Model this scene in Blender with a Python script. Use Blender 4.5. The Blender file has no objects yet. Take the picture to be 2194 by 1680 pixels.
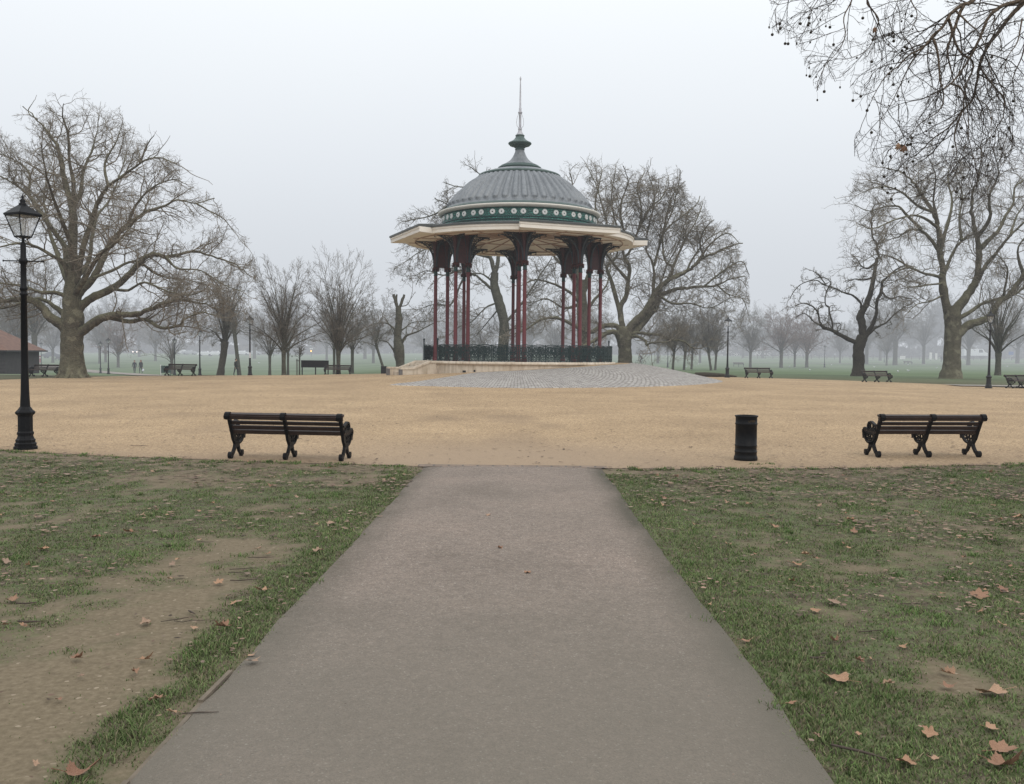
import bpy, bmesh, math, random
import numpy as np
from mathutils import Vector, Matrix, Quaternion
random.seed(7)
PI = math.pi
scene = bpy.context.scene
col = bpy.context.collection

# ------------------------------------------------------------------ camera
FPX, CX, CY, CAMZ = 2000.0, 1097.0, 840.0, 1.62      # working frame 2194 x 1680
pitch = math.atan(84 / FPX); roll = 0.0096
F_ = Vector((0, math.cos(pitch), -math.sin(pitch)))
r0 = Vector((1, 0, 0)); u0 = Vector((0, math.sin(pitch), math.cos(pitch)))
R_ = r0 * math.cos(roll) + u0 * math.sin(roll)
U_ = u0 * math.cos(roll) - r0 * math.sin(roll)
CAM = Vector((0, 0, CAMZ))
cam_data = bpy.data.cameras.new("camera"); cam = bpy.data.objects.new("camera", cam_data); col.objects.link(cam)
M = Matrix((R_, U_, -F_)).transposed().to_4x4(); M.translation = CAM
cam.matrix_world = M
cam_data.sensor_width = 36; cam_data.lens = 36 * FPX / 2194
cam_data.clip_start = 0.1; cam_data.clip_end = 5000
scene.camera = cam

def at(px, py, Y):
    d = F_ * FPX + R_ * (px - CX) - U_ * (py - CY)
    return CAM + d * (Y / d.y)
def proj(p):
    v = Vector(p) - CAM; z = v.dot(F_)
    return CX + FPX * v.dot(R_) / z, CY - FPX * v.dot(U_) / z

# ------------------------------------------------------------------ terrain
BX, BY = 0.30, 51.4
GX, GY, GA, GB = 0.8, 42.0, 27.0, 28.9
def smooth(a, b, x):
    t = np.clip((np.asarray(x, float) - a) / (b - a), 0, 1); return t * t * (3 - 2 * t)
AZK = np.array([-180, -150, -70, -45, 0, 45, 90, 150, 180.]); AZA = np.array([.25, 0, 0, .15, .40, .67, .76, .70, .25])
REK = np.array([-180, -25, 0, 52, 90, 180.]); REV = np.array([12.9, 12.9, 13.5, 11.4, 10.7, 10.7])
def terrain(x, y):
    x = np.asarray(x, float); y = np.asarray(y, float)
    left = np.interp(y, [55, 79, 102, 120, 150, 200, 300, 500, 1500], [0, -.6, -1.15, -1.5, -1.4, -.75, .27, 1.4, 4])
    right = np.interp(y, [60, 100, 140, 167, 220, 300, 500, 1500], [0, -.15, -.35, -.45, 0, 1.25, 2.4, 5])
    w = smooth(-.27, -.05, x / np.maximum(y, 20))
    z = left * (1 - w) + right * w
    dx = x - BX; dy = y - BY
    r = np.hypot(dx, dy); az = np.degrees(np.arctan2(dx, -dy))
    g = np.interp(r, [0, 7, 13.5, 24, 30], [.38, .36, .18, .02, 0])
    a = np.interp(az, AZK, AZA); re = np.interp(az, REK, REV)
    t = np.clip((r - 6.0) / (re - 6.0), 0, 1)
    return z + g + a * (1 - t ** 1.35)
def gz(x, y): return float(terrain(x, y))
def ground(px, Y):
    """point on the ground in the direction of column px at distance Y"""
    p = at(px, 756 + (px - CX) * roll, Y); return Vector((p.x, p.y, gz(p.x, p.y)))
def gpix(px, py):
    d = F_ * FPX + R_ * (px - CX) - U_ * (py - CY); z = 0.0
    for _ in range(6):
        t = (z - CAMZ) / d.z; p = CAM + d * t; z = gz(p.x, p.y)
    return Vector((p.x, p.y, z))

# value noise
_rng = np.random.RandomState(3); _NT = _rng.rand(256, 256)
def vnoise(x, y):
    x = np.asarray(x, float); y = np.asarray(y, float)
    xi = np.floor(x).astype(int); yi = np.floor(y).astype(int); fx = x - xi; fy = y - yi
    fx = fx * fx * (3 - 2 * fx); fy = fy * fy * (3 - 2 * fy)
    g = lambda a, b: _NT[a & 255, b & 255]
    return (g(xi, yi) * (1 - fx) + g(xi + 1, yi) * fx) * (1 - fy) + (g(xi, yi + 1) * (1 - fx) + g(xi + 1, yi + 1) * fx) * fy
def fbm(x, y, o=4):
    s = 0; a = .5
    for i in range(o):
        s = s + a * vnoise(x * 2 ** i + 17 * i, y * 2 ** i - 9 * i); a *= .5
    return s / (1 - .5 ** o)

# ------------------------------------------------------------------ materials
def nd(nt, t, **kw):
    n = nt.nodes.new(t)
    for k, v in kw.items():
        if k in n.inputs.keys(): n.inputs[k].default_value = v
        else: setattr(n, k, v)
    return n
def ramp(nt, stops):
    n = nt.nodes.new('ShaderNodeValToRGB'); e = n.color_ramp.elements
    while len(e) > 1: e.remove(e[-1])
    e[0].position = stops[0][0]; e[0].color = (*stops[0][1], 1)
    for p, c in stops[1:]:
        k = e.new(p); k.color = (*c, 1)
    return n
def newmat(name):
    m = bpy.data.materials.new(name); m.use_nodes = True; nt = m.node_tree; nt.nodes.clear()
    out = nd(nt, 'ShaderNodeOutputMaterial'); b = nd(nt, 'ShaderNodeBsdfPrincipled')
    nt.links.new(b.outputs[0], out.inputs[0]); return m, nt, b
def mix(nt, fac, a, b, mode='MIX'):
    n = nt.nodes.new('ShaderNodeMix'); n.data_type = 'RGBA'; n.blend_type = mode
    for k, v in ((0, fac), (6, a), (7, b)):
        if isinstance(v, (int, float)): n.inputs[k].default_value = v
        elif isinstance(v, tuple): n.inputs[k].default_value = (*v, 1)
        else: nt.links.new(v, n.inputs[k])
    return n.outputs[2]
def simple(name, c1, c2=None, scale=8, rough=.6, bump=0., bscale=None, metal=0., spec=.4, detail=5, obj=True):
    m, nt, b = newmat(name); c2 = c2 or tuple(x * .7 for x in c1)
    tc = nd(nt, 'ShaderNodeTexCoord'); v = tc.outputs['Object']
    n = nd(nt, 'ShaderNodeTexNoise', Scale=scale, Detail=detail, Roughness=.65); nt.links.new(v, n.inputs['Vector'])
    r = ramp(nt, [(.3, c2), (.7, c1)]); nt.links.new(n.outputs['Fac'], r.inputs[0])
    nt.links.new(r.outputs[0], b.inputs['Base Color'])
    b.inputs['Roughness'].default_value = rough; b.inputs['Metallic'].default_value = metal
    b.inputs['Specular IOR Level'].default_value = spec
    if bump:
        n2 = nd(nt, 'ShaderNodeTexNoise', Scale=bscale or scale * 4, Detail=6); nt.links.new(v, n2.inputs['Vector'])
        bp = nd(nt, 'ShaderNodeBump', Strength=bump, Distance=.02); nt.links.new(n2.outputs['Fac'], bp.inputs['Height'])
        nt.links.new(bp.outputs[0], b.inputs['Normal'])
    return m

def bark(name, c_dark, c_light, c_moss_lit, moss_lit=.5, patch=None, scale=3):
    m, nt, b = newmat(name)
    tc = nd(nt, 'ShaderNodeTexCoord')
    n = nd(nt, 'ShaderNodeTexNoise', Scale=scale, Detail=8, Roughness=.7); nt.links.new(tc.outputs['Object'], n.inputs[0])
    r = ramp(nt, [(.32, c_dark), (.68, c_light)]); nt.links.new(n.outputs['Fac'], r.inputs[0])
    c = r.outputs[0]
    if patch:
        v = nd(nt, 'ShaderNodeTexNoise', Scale=1.6, Detail=3, Roughness=.5); nt.links.new(tc.outputs['Object'], v.inputs[0])
        pr = ramp(nt, [(.55, (0, 0, 0)), (.62, (1, 1, 1))]); nt.links.new(v.outputs['Fac'], pr.inputs[0])
        c = mix(nt, pr.outputs[0], c, patch)
    g = nd(nt, 'ShaderNodeNewGeometry'); sx = nd(nt, 'ShaderNodeSeparateXYZ'); nt.links.new(g.outputs['Normal'], sx.inputs[0])
    mr = nd(nt, 'ShaderNodeMapRange'); mr.inputs['From Min'].default_value = -.2; mr.inputs['From Max'].default_value = .9
    mr.inputs['To Max'].default_value = moss_lit; nt.links.new(sx.outputs['Z'], mr.inputs['Value'])
    c = mix(nt, mr.outputs[0], c, c_moss_lit)  # upper sides: moss tint plus a paler top-lit tone mixed into the colour
    nt.links.new(c, b.inputs['Base Color']); b.inputs['Roughness'].default_value = .9; b.inputs['Specular IOR Level'].default_value = .15
    n2 = nd(nt, 'ShaderNodeTexVoronoi', Scale=scale * 3.5); nt.links.new(tc.outputs['Object'], n2.inputs[0])
    mx = nd(nt, 'ShaderNodeMath', operation='ADD'); nt.links.new(n.outputs['Fac'], mx.inputs[0]); nt.links.new(n2.outputs['Distance'], mx.inputs[1])
    bp = nd(nt, 'ShaderNodeBump', Strength=.8, Distance=.06); nt.links.new(mx.outputs[0], bp.inputs['Height']); nt.links.new(bp.outputs[0], b.inputs['Normal'])
    return m

MT = {}
MT['plane_bark'] = bark('plane_bark', (.058, .049, .039), (.142, .123, .094), (.20, .195, .115), .7, patch=(.195, .175, .13), scale=4)
MT['twig'] = bark('plane_twig', (.14, .118, .098), (.24, .203, .165), (.28, .255, .19), .5, scale=2)
MT['grey_bark'] = bark('grey_bark', (.06, .056, .045), (.12, .115, .095), (.10, .115, .065), .4, scale=3)
MT['grey_twig'] = bark('grey_twig', (.135, .118, .10), (.21, .186, .158), (.20, .19, .15), .3, scale=2)
MT['red_twig'] = bark('red_twig', (.17, .115, .095), (.23, .16, .135), (.2, .15, .12), .3, scale=2)
MT['dark_bark'] = bark('dark_bark', (.045, .038, .033), (.10, .084, .068), (.10, .10, .065), .4, scale=8)
MT['near_twig'] = bark('near_twig', (.06, .048, .044), (.11, .09, .078), (.11, .095, .075), .3, scale=6)
MT['pale_bough'] = bark('pale_bough', (.12, .085, .062), (.19, .145, .11), (.15, .13, .09), .3, scale=6)
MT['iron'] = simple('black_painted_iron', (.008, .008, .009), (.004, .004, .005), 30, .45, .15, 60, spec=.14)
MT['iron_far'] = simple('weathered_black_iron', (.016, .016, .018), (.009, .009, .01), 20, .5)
MT['teal'] = simple('dark_green_painted_iron', (.012, .048, .046), (.006, .027, .028), 14, .4)
MT['railing'] = simple('railing_green_paint', (.009, .030, .030), (.004, .014, .016), 10, .45)
MT['maroon'] = simple('maroon_paint', (.145, .023, .027), (.095, .016, .019), 3, .42)
MT['maroon_dark'] = simple('dark_maroon_paint', (.075, .016, .018), (.035, .011, .013), 6, .45)
MT['bracket'] = simple('bracket_paint', (.022, .020, .026), (.012, .014, .018), 8, .45)
MT['edge_highlight'] = simple('bracket_edge_highlight', (.03, .045, .06), (.02, .03, .04), 8, .45)  # bluish highlight of the curved bracket edges, put into their colour
MT['cream'] = simple('cream_paint', (.84, .79, .68), (.77, .72, .61), 1.5, .6)
MT['fascia'] = simple('white_fascia_paint', (.80, .755, .69), (.72, .67, .60), 1.5, .55)
MT['white'] = simple('white_paint', (.72, .72, .70), (.60, .60, .58), 6, .5)
MT['spire_white'] = simple('weathered_white_metal', (.50, .50, .53), (.38, .37, .41), 5, .45)
MT['rib'] = simple('soffit_rib_brown', (.44, .31, .24), (.38, .26, .20), 6, .6)
MT['slate'] = simple('dark_slate_roof', (.085, .09, .09), (.05, .056, .055), 5, .5, .3, 20)
MT['greenmould'] = simple('grey_green_moulding', (.085, .125, .115), (.05, .08, .075), 4, .45)

def lead_mat():
    m, nt, b = newmat('grey_lead_sheet')
    tc = nd(nt, 'ShaderNodeTexCoord')
    n = nd(nt, 'ShaderNodeTexNoise', Scale=1.4, Detail=8, Roughness=.7); nt.links.new(tc.outputs['Object'], n.inputs[0])
    mp = nd(nt, 'ShaderNodeMapping'); mp.inputs['Scale'].default_value = (4, 4, .5); nt.links.new(tc.outputs['Object'], mp.inputs[0])
    n2 = nd(nt, 'ShaderNodeTexNoise', Scale=3, Detail=6); nt.links.new(mp.outputs[0], n2.inputs[0])
    r = ramp(nt, [(.3, (.13, .142, .155)), (.5, (.20, .214, .230)), (.75, (.27, .285, .30))])
    a = nd(nt, 'ShaderNodeMath', operation='MULTIPLY_ADD'); nt.links.new(n2.outputs['Fac'], a.inputs[0]); a.inputs[1].default_value = .5
    h = nd(nt, 'ShaderNodeMath', operation='MULTIPLY'); nt.links.new(n.outputs['Fac'], h.inputs[0]); h.inputs[1].default_value = .5
    nt.links.new(h.outputs[0], a.inputs[2]); nt.links.new(a.outputs[0], r.inputs[0]); nt.links.new(r.outputs[0], b.inputs['Base Color'])
    b.inputs['Roughness'].default_value = .5; b.inputs['Metallic'].default_value = .25
    bp = nd(nt, 'ShaderNodeBump', Strength=.25, Distance=.02); nt.links.new(n.outputs['Fac'], bp.inputs['Height']); nt.links.new(bp.outputs[0], b.inputs['Normal'])
    return m
MT['lead'] = lead_mat()

def stone_mat():
    m, nt, b = newmat('pale_render_stone')
    tc = nd(nt, 'ShaderNodeTexCoord')
    n = nd(nt, 'ShaderNodeTexNoise', Scale=1.1, Detail=9, Roughness=.7); nt.links.new(tc.outputs['Object'], n.inputs[0])
    r = ramp(nt, [(.3, (.47, .38, .29)), (.5, (.60, .52, .42)), (.72, (.70, .63, .54))]); nt.links.new(n.outputs['Fac'], r.inputs[0])
    mp = nd(nt, 'ShaderNodeMapping'); mp.inputs['Scale'].default_value = (5, 5, .6); nt.links.new(tc.outputs['Object'], mp.inputs[0])
    n2 = nd(nt, 'ShaderNodeTexNoise', Scale=1.5, Detail=6); nt.links.new(mp.outputs[0], n2.inputs[0])
    r2 = ramp(nt, [(.45, (1, 1, 1)), (.75, (.66, .62, .55))]); nt.links.new(n2.outputs['Fac'], r2.inputs[0])
    nt.links.new(mix(nt, 1.0, r.outputs[0], r2.outputs[0], 'MULTIPLY'), b.inputs['Base Color'])
    b.inputs['Roughness'].default_value = .85
    return m
MT['stone'] = stone_mat()
MT['endstone'] = simple('grey_stone_block', (.20, .19, .18), (.13, .12, .12), 4, .85)

def gravel_mat(name, stops, scales, bump, blotch, specks=None, edge=False, rough=.9, centre=None):
    m, nt, b = newmat(name)
    g = nd(nt, 'ShaderNodeNewGeometry'); v = g.outputs['Position']
    n = nd(nt, 'ShaderNodeTexNoise', Scale=scales[0], Detail=3, Roughness=.7); nt.links.new(v, n.inputs[0])
    r = ramp(nt, stops); nt.links.new(n.outputs['Fac'], r.inputs[0]); c = r.outputs[0]
    vo = nd(nt, 'ShaderNodeTexVoronoi', Scale=scales[1]); nt.links.new(v, vo.inputs[0])
    hs = nd(nt, 'ShaderNodeSeparateColor'); nt.links.new(vo.outputs['Color'], hs.inputs[0])
    r2 = ramp(nt, [(0, (.62, .62, .62)), (.5, (1, 1, 1)), (1, (1.28, 1.25, 1.2))]); nt.links.new(hs.outputs[0], r2.inputs[0])
    c = mix(nt, .8, c, r2.outputs[0], 'MULTIPLY')
    if specks:
        r3 = ramp(nt, [(specks[0], (0, 0, 0)), (specks[0] + .01, (1, 1, 1))]); nt.links.new(hs.outputs[1], r3.inputs[0])
        c = mix(nt, r3.outputs[0], c, specks[1])
    n3 = nd(nt, 'ShaderNodeTexNoise', Scale=scales[2], Detail=5, Roughness=.6); nt.links.new(v, n3.inputs[0])
    r4 = ramp(nt, blotch); nt.links.new(n3.outputs['Fac'], r4.inputs[0])
    c = mix(nt, 1., c, r4.outputs[0], 'MULTIPLY')
    n5 = nd(nt, 'ShaderNodeTexNoise', Scale=scales[0] * .4, Detail=4, Roughness=.75); nt.links.new(v, n5.inputs[0])
    r5 = ramp(nt, [(.3, (.78, .77, .76)), (.5, (1, 1, 1)), (.7, (1.2, 1.2, 1.2))]); nt.links.new(n5.outputs['Fac'], r5.inputs[0])
    c = mix(nt, 1., c, r5.outputs[0], 'MULTIPLY')
    at_ = nd(nt, 'ShaderNodeAttribute', attribute_name='edge')
    c = mix(nt, at_.outputs['Fac'], c, edge or (.1, .09, .07))
    if centre:
        a2 = nd(nt, 'ShaderNodeAttribute', attribute_name='centre'); c = mix(nt, a2.outputs['Fac'], c, centre)
    nt.links.new(c, b.inputs['Base Color']); b.inputs['Roughness'].default_value = rough; b.inputs['Specular IOR Level'].default_value = .2
    bp = nd(nt, 'ShaderNodeBump', Strength=bump, Distance=.01); nt.links.new(vo.outputs['Distance'], bp.inputs['Height']); nt.links.new(bp.outputs[0], b.inputs['Normal'])
    return m
MT['gravel'] = gravel_mat('tan_gravel', [(.28, (.27, .185, .11)), (.5, (.42, .302, .182)), (.72, (.56, .43, .285))], (22, 55, .35), .5,
                          [(.3, (.80, .79, .79)), (.7, (1.10, 1.10, 1.10))], (.955, (.12, .07, .045)), edge=(.21, .15, .10), centre=(.33, .245, .17))
MT['asphalt'] = gravel_mat('worn_path_surface', [(.3, (.185, .150, .126)), (.7, (.272, .224, .190))], (45, 130, .8), .4,
                           [(.28, (.80, .80, .79)), (.5, (1, 1, 1)), (.72, (1.12, 1.10, 1.09))], (.975, (.42, .38, .33)), edge=(.066, .060, .042), centre=(.168, .150, .122), rough=.8)
MT['far_path'] = gravel_mat('far_path_surface', [(.3, (.25, .22, .20)), (.7, (.33, .30, .27))], (6, 20, .3), .1,
                            [(.3, (.9, .9, .9)), (.7, (1.05, 1.05, 1.05))], None, edge=(.2, .2, .15))

def lawn_mat():
    m, nt, b = newmat('lawn_soil')
    g = nd(nt, 'ShaderNodeNewGeometry'); v = g.outputs['Position']
    a1 = nd(nt, 'ShaderNodeAttribute', attribute_name='dirt')
    n = nd(nt, 'ShaderNodeTexNoise', Scale=28, Detail=5, Roughness=.7); nt.links.new(v, n.inputs[0])
    soil = ramp(nt, [(.25, (.115, .09, .06)), (.5, (.175, .14, .093)), (.75, (.24, .195, .135))]); nt.links.new(n.outputs['Fac'], soil.inputs[0])
    n2 = nd(nt, 'ShaderNodeTexNoise', Scale=40, Detail=4, Roughness=.8); nt.links.new(v, n2.inputs[0])
    n4 = nd(nt, 'ShaderNodeTexNoise', Scale=.12, Detail=5, Roughness=.6); nt.links.new(v, n4.inputs[0])
    grn = ramp(nt, [(.34, (.055, .07, .028)), (.5, (.105, .13, .058)), (.66, (.18, .205, .105))])
    av = nd(nt, 'ShaderNodeMath', operation='ADD'); 
    h1 = nd(nt, 'ShaderNodeMath', operation='MULTIPLY'); nt.links.new(n2.outputs['Fac'], h1.inputs[0]); h1.inputs[1].default_value = .5
    h2 = nd(nt, 'ShaderNodeMath', operation='MULTIPLY'); nt.links.new(n4.outputs['Fac'], h2.inputs[0]); h2.inputs[1].default_value = .5
    nt.links.new(h1.outputs[0], av.inputs[0]); nt.links.new(h2.outputs[0], av.inputs[1]); nt.links.new(av.outputs[0], grn.inputs[0])
    n6 = nd(nt, 'ShaderNodeTexNoise', Scale=7, Detail=6, Roughness=.75); nt.links.new(v, n6.inputs[0])
    th_ = ramp(nt, [(.40, (0, 0, 0)), (.56, (1, 1, 1))]); nt.links.new(n6.outputs['Fac'], th_.inputs[0])
    n7 = nd(nt, 'ShaderNodeTexNoise', Scale=24, Detail=6, Roughness=.8); nt.links.new(v, n7.inputs[0])
    thatch = ramp(nt, [(.30, (.030, .024, .017)), (.52, (.098, .082, .056)), (.74, (.22, .18, .135))]); nt.links.new(n7.outputs['Fac'], thatch.inputs[0])
    gm_ = mix(nt, th_.outputs[0], grn.outputs[0], thatch.outputs[0])
    c = mix(nt, a1.outputs['Fac'], gm_, soil.outputs[0])
    # pale stones in the bare soil
    vo = nd(nt, 'ShaderNodeTexVoronoi', Scale=60); nt.links.new(v, vo.inputs[0])
    hs = nd(nt, 'ShaderNodeSeparateColor'); nt.links.new(vo.outputs['Color'], hs.inputs[0])
    r3 = ramp(nt, [(.992, (0, 0, 0)), (.996, (1, 1, 1))]); nt.links.new(hs.outputs[1], r3.inputs[0])
    mm = nd(nt, 'ShaderNodeMath', operation='MULTIPLY'); nt.links.new(r3.outputs[0], mm.inputs[0]); nt.links.new(a1.outputs['Fac'], mm.inputs[1])
    c = mix(nt, mm.outputs[0], c, (.30, .245, .18))
    # far field is a paler, frosted green
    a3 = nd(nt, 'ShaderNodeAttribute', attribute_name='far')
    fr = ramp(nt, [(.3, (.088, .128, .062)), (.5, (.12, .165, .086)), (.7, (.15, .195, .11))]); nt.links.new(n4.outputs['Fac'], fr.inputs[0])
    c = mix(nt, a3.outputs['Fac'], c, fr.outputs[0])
    nt.links.new(c, b.inputs['Base Color']); b.inputs['Roughness'].default_value = .95; b.inputs['Specular IOR Level'].default_value = .15
    bp = nd(nt, 'ShaderNodeBump', Strength=.22, Distance=.012); nt.links.new(n.outputs['Fac'], bp.inputs['Height']); nt.links.new(bp.outputs[0], b.inputs['Normal'])
    return m
MT['lawn'] = lawn_mat()

def cobble_mat(name='grey_granite_setts', dark=1.0, c1=(.53, .50, .47), c2=(.37, .345, .325), bump=.9):
    m, nt, b = newmat(name)
    uv = nd(nt, 'ShaderNodeUVMap')
    n0 = nd(nt, 'ShaderNodeTexNoise', Scale=.9, Detail=3); nt.links.new(uv.outputs[0], n0.inputs[0])
    ad = nd(nt, 'ShaderNodeVectorMath', operation='MULTIPLY_ADD'); nt.links.new(n0.outputs['Color'], ad.inputs[0]); ad.inputs[1].default_value = (.12, .12, 0); nt.links.new(uv.outputs[0], ad.inputs[2])
    br = nd(nt, 'ShaderNodeTexBrick', Scale=1.0); nt.links.new(ad.outputs[0], br.inputs[0])
    br.inputs['Color1'].default_value = (*c1, 1); br.inputs['Color2'].default_value = (*c2, 1); br.inputs['Mortar'].default_value = (.13, .115, .10, 1)
    br.inputs['Brick Width'].default_value = .21; br.inputs['Row Height'].default_value = .155; br.inputs['Mortar Size'].default_value = .017; br.inputs['Mortar Smooth'].default_value = .3
    n = nd(nt, 'ShaderNodeTexNoise', Scale=6, Detail=6); nt.links.new(uv.outputs[0], n.inputs[0])
    r = ramp(nt, [(.3, (.72, .72, .72)), (.7, (1.15, 1.15, 1.15))]); nt.links.new(n.outputs['Fac'], r.inputs[0])
    nt.links.new(mix(nt, 1, br.outputs['Color'], r.outputs[0], 'MULTIPLY'), b.inputs['Base Color'])
    b.inputs['Roughness'].default_value = .8; b.inputs['Specular IOR Level'].default_value = .2
    inv = nd(nt, 'ShaderNodeMath', operation='SUBTRACT'); inv.inputs[0].default_value = 1; nt.links.new(br.outputs['Fac'], inv.inputs[1])
    bp = nd(nt, 'ShaderNodeBump', Strength=bump, Distance=.03); nt.links.new(inv.outputs[0], bp.inputs['Height']); nt.links.new(bp.outputs[0], b.inputs['Normal'])
    return m
MT['cobble'] = cobble_mat()

def attr_mat(name, rough=.8, trans=True):
    m, nt, b = newmat(name)
    a = nd(nt, 'ShaderNodeAttribute', attribute_name='tint'); nt.links.new(a.outputs['Color'], b.inputs['Base Color'])
    b.inputs['Roughness'].default_value = rough; b.inputs['Specular IOR Level'].default_value = .2
    return m
MT['grass'] = attr_mat('grass_blades'); MT['litter'] = attr_mat('dry_litter', .9)
def leaf_mat():
    m, nt, b = newmat('dead_plane_leaf')
    oi = nd(nt, 'ShaderNodeObjectInfo'); tc = nd(nt, 'ShaderNodeTexCoord')
    r = ramp(nt, [(0, (.27, .15, .10)), (.35, (.37, .22, .135)), (.7, (.45, .29, .19)), (1, (.30, .21, .155))]); nt.links.new(oi.outputs['Random'], r.inputs[0])
    n = nd(nt, 'ShaderNodeTexNoise', Scale=18, Detail=5); nt.links.new(tc.outputs['Object'], n.inputs[0])
    r2 = ramp(nt, [(.3, (.65, .6, .55)), (.7, (1.1, 1.1, 1.1))]); nt.links.new(n.outputs['Fac'], r2.inputs[0])
    nt.links.new(mix(nt, 1, r.outputs[0], r2.outputs[0], 'MULTIPLY'), b.inputs['Base Color']); b.inputs['Roughness'].default_value = .8
    return m
MT['leaf'] = leaf_mat()
MT['stick'] = simple('dry_stick', (.10, .075, .06), (.05, .038, .03), 30, .9)
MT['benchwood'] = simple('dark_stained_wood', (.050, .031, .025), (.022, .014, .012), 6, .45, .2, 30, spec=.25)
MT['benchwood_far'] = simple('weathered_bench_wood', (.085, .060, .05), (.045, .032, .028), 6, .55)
MT['steel'] = simple('steel_plaque', (.35, .36, .38), (.25, .26, .27), 20, .35, metal=.8)
MT['hutroof'] = simple('red_brown_tiles', (.20, .115, .085), (.12, .07, .055), 2.5, .85, .6, 14)
MT['hutwall'] = simple('dark_weatherboard', (.055, .05, .052), (.038, .034, .036), 3, .85, .4, 9)
MT['board'] = simple('black_notice_board', (.014, .014, .016), (.009, .009, .011), 12, .4)
MT['gold'] = simple('worn_gold_lettering', (.14, .085, .035), (.06, .04, .02), 40, .6)
MT['skin'] = simple('skin', (.42, .24, .17), (.36, .2, .14), 20, .6)
MT['cloth_navy'] = simple('navy_cloth', (.022, .025, .035), (.013, .015, .022), 12, .9)
MT['cloth_black'] = simple('black_cloth', (.018, .017, .019), (.010, .010, .011), 12, .9)
MT['cloth_olive'] = simple('dark_olive_cloth', (.035, .036, .030), (.02, .02, .018), 12, .9)
MT['trouser'] = simple('dark_trousers', (.025, .027, .034), (.015, .016, .02), 12, .9)
MT['shoe'] = simple('shoe_leather', (.02, .018, .017), (.012, .011, .010), 12, .6)
MT['hair_red'] = simple('auburn_hair', (.20, .075, .05), (.12, .045, .03), 30, .6)
MT['hair_brown'] = simple('brown_hair', (.09, .05, .035), (.05, .03, .02), 30, .6)
MT['bag'] = simple('pale_plastic_bag', (.62, .63, .68), (.52, .53, .58), 9, .4)
MT['carwhite'] = simple('white_car_paint', (.68, .70, .72), (.64, .66, .68), 1, .25)
MT['cargrey'] = simple('silver_car_paint', (.32, .34, .36), (.30, .32, .34), 1, .25)
MT['cardark'] = simple('dark_car_paint', (.05, .055, .065), (.045, .05, .06), 1, .25)
MT['glassdark'] = simple('dark_window_glass', (.03, .035, .04), (.025, .03, .035), 2, .1)
MT['tyre'] = simple('black_tyre', (.015, .015, .015), (.012, .012, .012), 10, .8)
MT['brick'] = simple('faded_red_brick', (.30, .13, .10), (.22, .10, .08), 1, .9)
MT['render'] = simple('pale_house_render', (.55, .54, .52), (.48, .47, .46), .6, .85)
MT['rooftile'] = simple('house_roof_tiles', (.14, .10, .09), (.10, .075, .07), 1.2, .85)
MT['fencewood'] = simple('brown_fence_wood', (.10, .075, .06), (.06, .045, .038), 3, .9)
MT['gull'] = simple('white_feathers', (.75, .76, .77), (.65, .66, .68), 10, .7)
MT['gullgrey'] = simple('grey_wing_feathers', (.35, .37, .40), (.3, .32, .34), 10, .7)
MT['blue'] = simple('blue_sign', (.04, .10, .30), (.03, .08, .25), 4, .5)
MT['red'] = simple('red_paint', (.30, .03, .03), (.22, .02, .02), 4, .5)
MT['paper'] = simple('white_paper', (.70, .70, .72), (.60, .60, .64), 14, .7)
MT['timber'] = simple('weathered_edging_timber', (.20, .16, .12), (.12, .10, .075), 8, .9)
def emis(name, c, s):
    m, nt, b = newmat(name); b.inputs['Base Color'].default_value = (*c, 1); b.inputs['Emission Color'].default_value = (*c, 1); b.inputs['Emission Strength'].default_value = s; return m
MT['amber'] = emis('lit_amber_lens', (1, .42, .08), 6); MT['headlamp'] = emis('lit_head_lamp', (1, .85, .75), 5); MT['tail'] = emis('lit_tail_lamp', (1, .25, .12), 3)
def glass_mat():
    m = bpy.data.materials.new('dusty_lantern_glass'); m.use_nodes = True; nt = m.node_tree; nt.nodes.clear()
    out = nd(nt, 'ShaderNodeOutputMaterial'); tr = nd(nt, 'ShaderNodeBsdfTransparent', Color=(.93, .94, .95, 1))
    gl = nd(nt, 'ShaderNodeBsdfGlossy', Roughness=.05); df = nd(nt, 'ShaderNodeBsdfTranslucent', Color=(.8, .8, .8, 1)); d2 = nd(nt, 'ShaderNodeBsdfDiffuse', Color=(.75, .75, .75, 1))
    a = nd(nt, 'ShaderNodeAddShader')
    m0 = nd(nt, 'ShaderNodeMixShader'); m0.inputs[0].default_value = .5; nt.links.new(df.outputs[0], m0.inputs[1]); nt.links.new(d2.outputs[0], m0.inputs[2])
    m1 = nd(nt, 'ShaderNodeMixShader'); m1.inputs[0].default_value = .22; nt.links.new(tr.outputs[0], m1.inputs[1]); nt.links.new(m0.outputs[0], m1.inputs[2])
    m2 = nd(nt, 'ShaderNodeMixShader'); m2.inputs[0].default_value = .07; nt.links.new(m1.outputs[0], m2.inputs[1]); nt.links.new(gl.outputs[0], m2.inputs[2])
    nt.links.new(m2.outputs[0], out.inputs[0]); return m
MT['glass'] = glass_mat()

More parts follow.
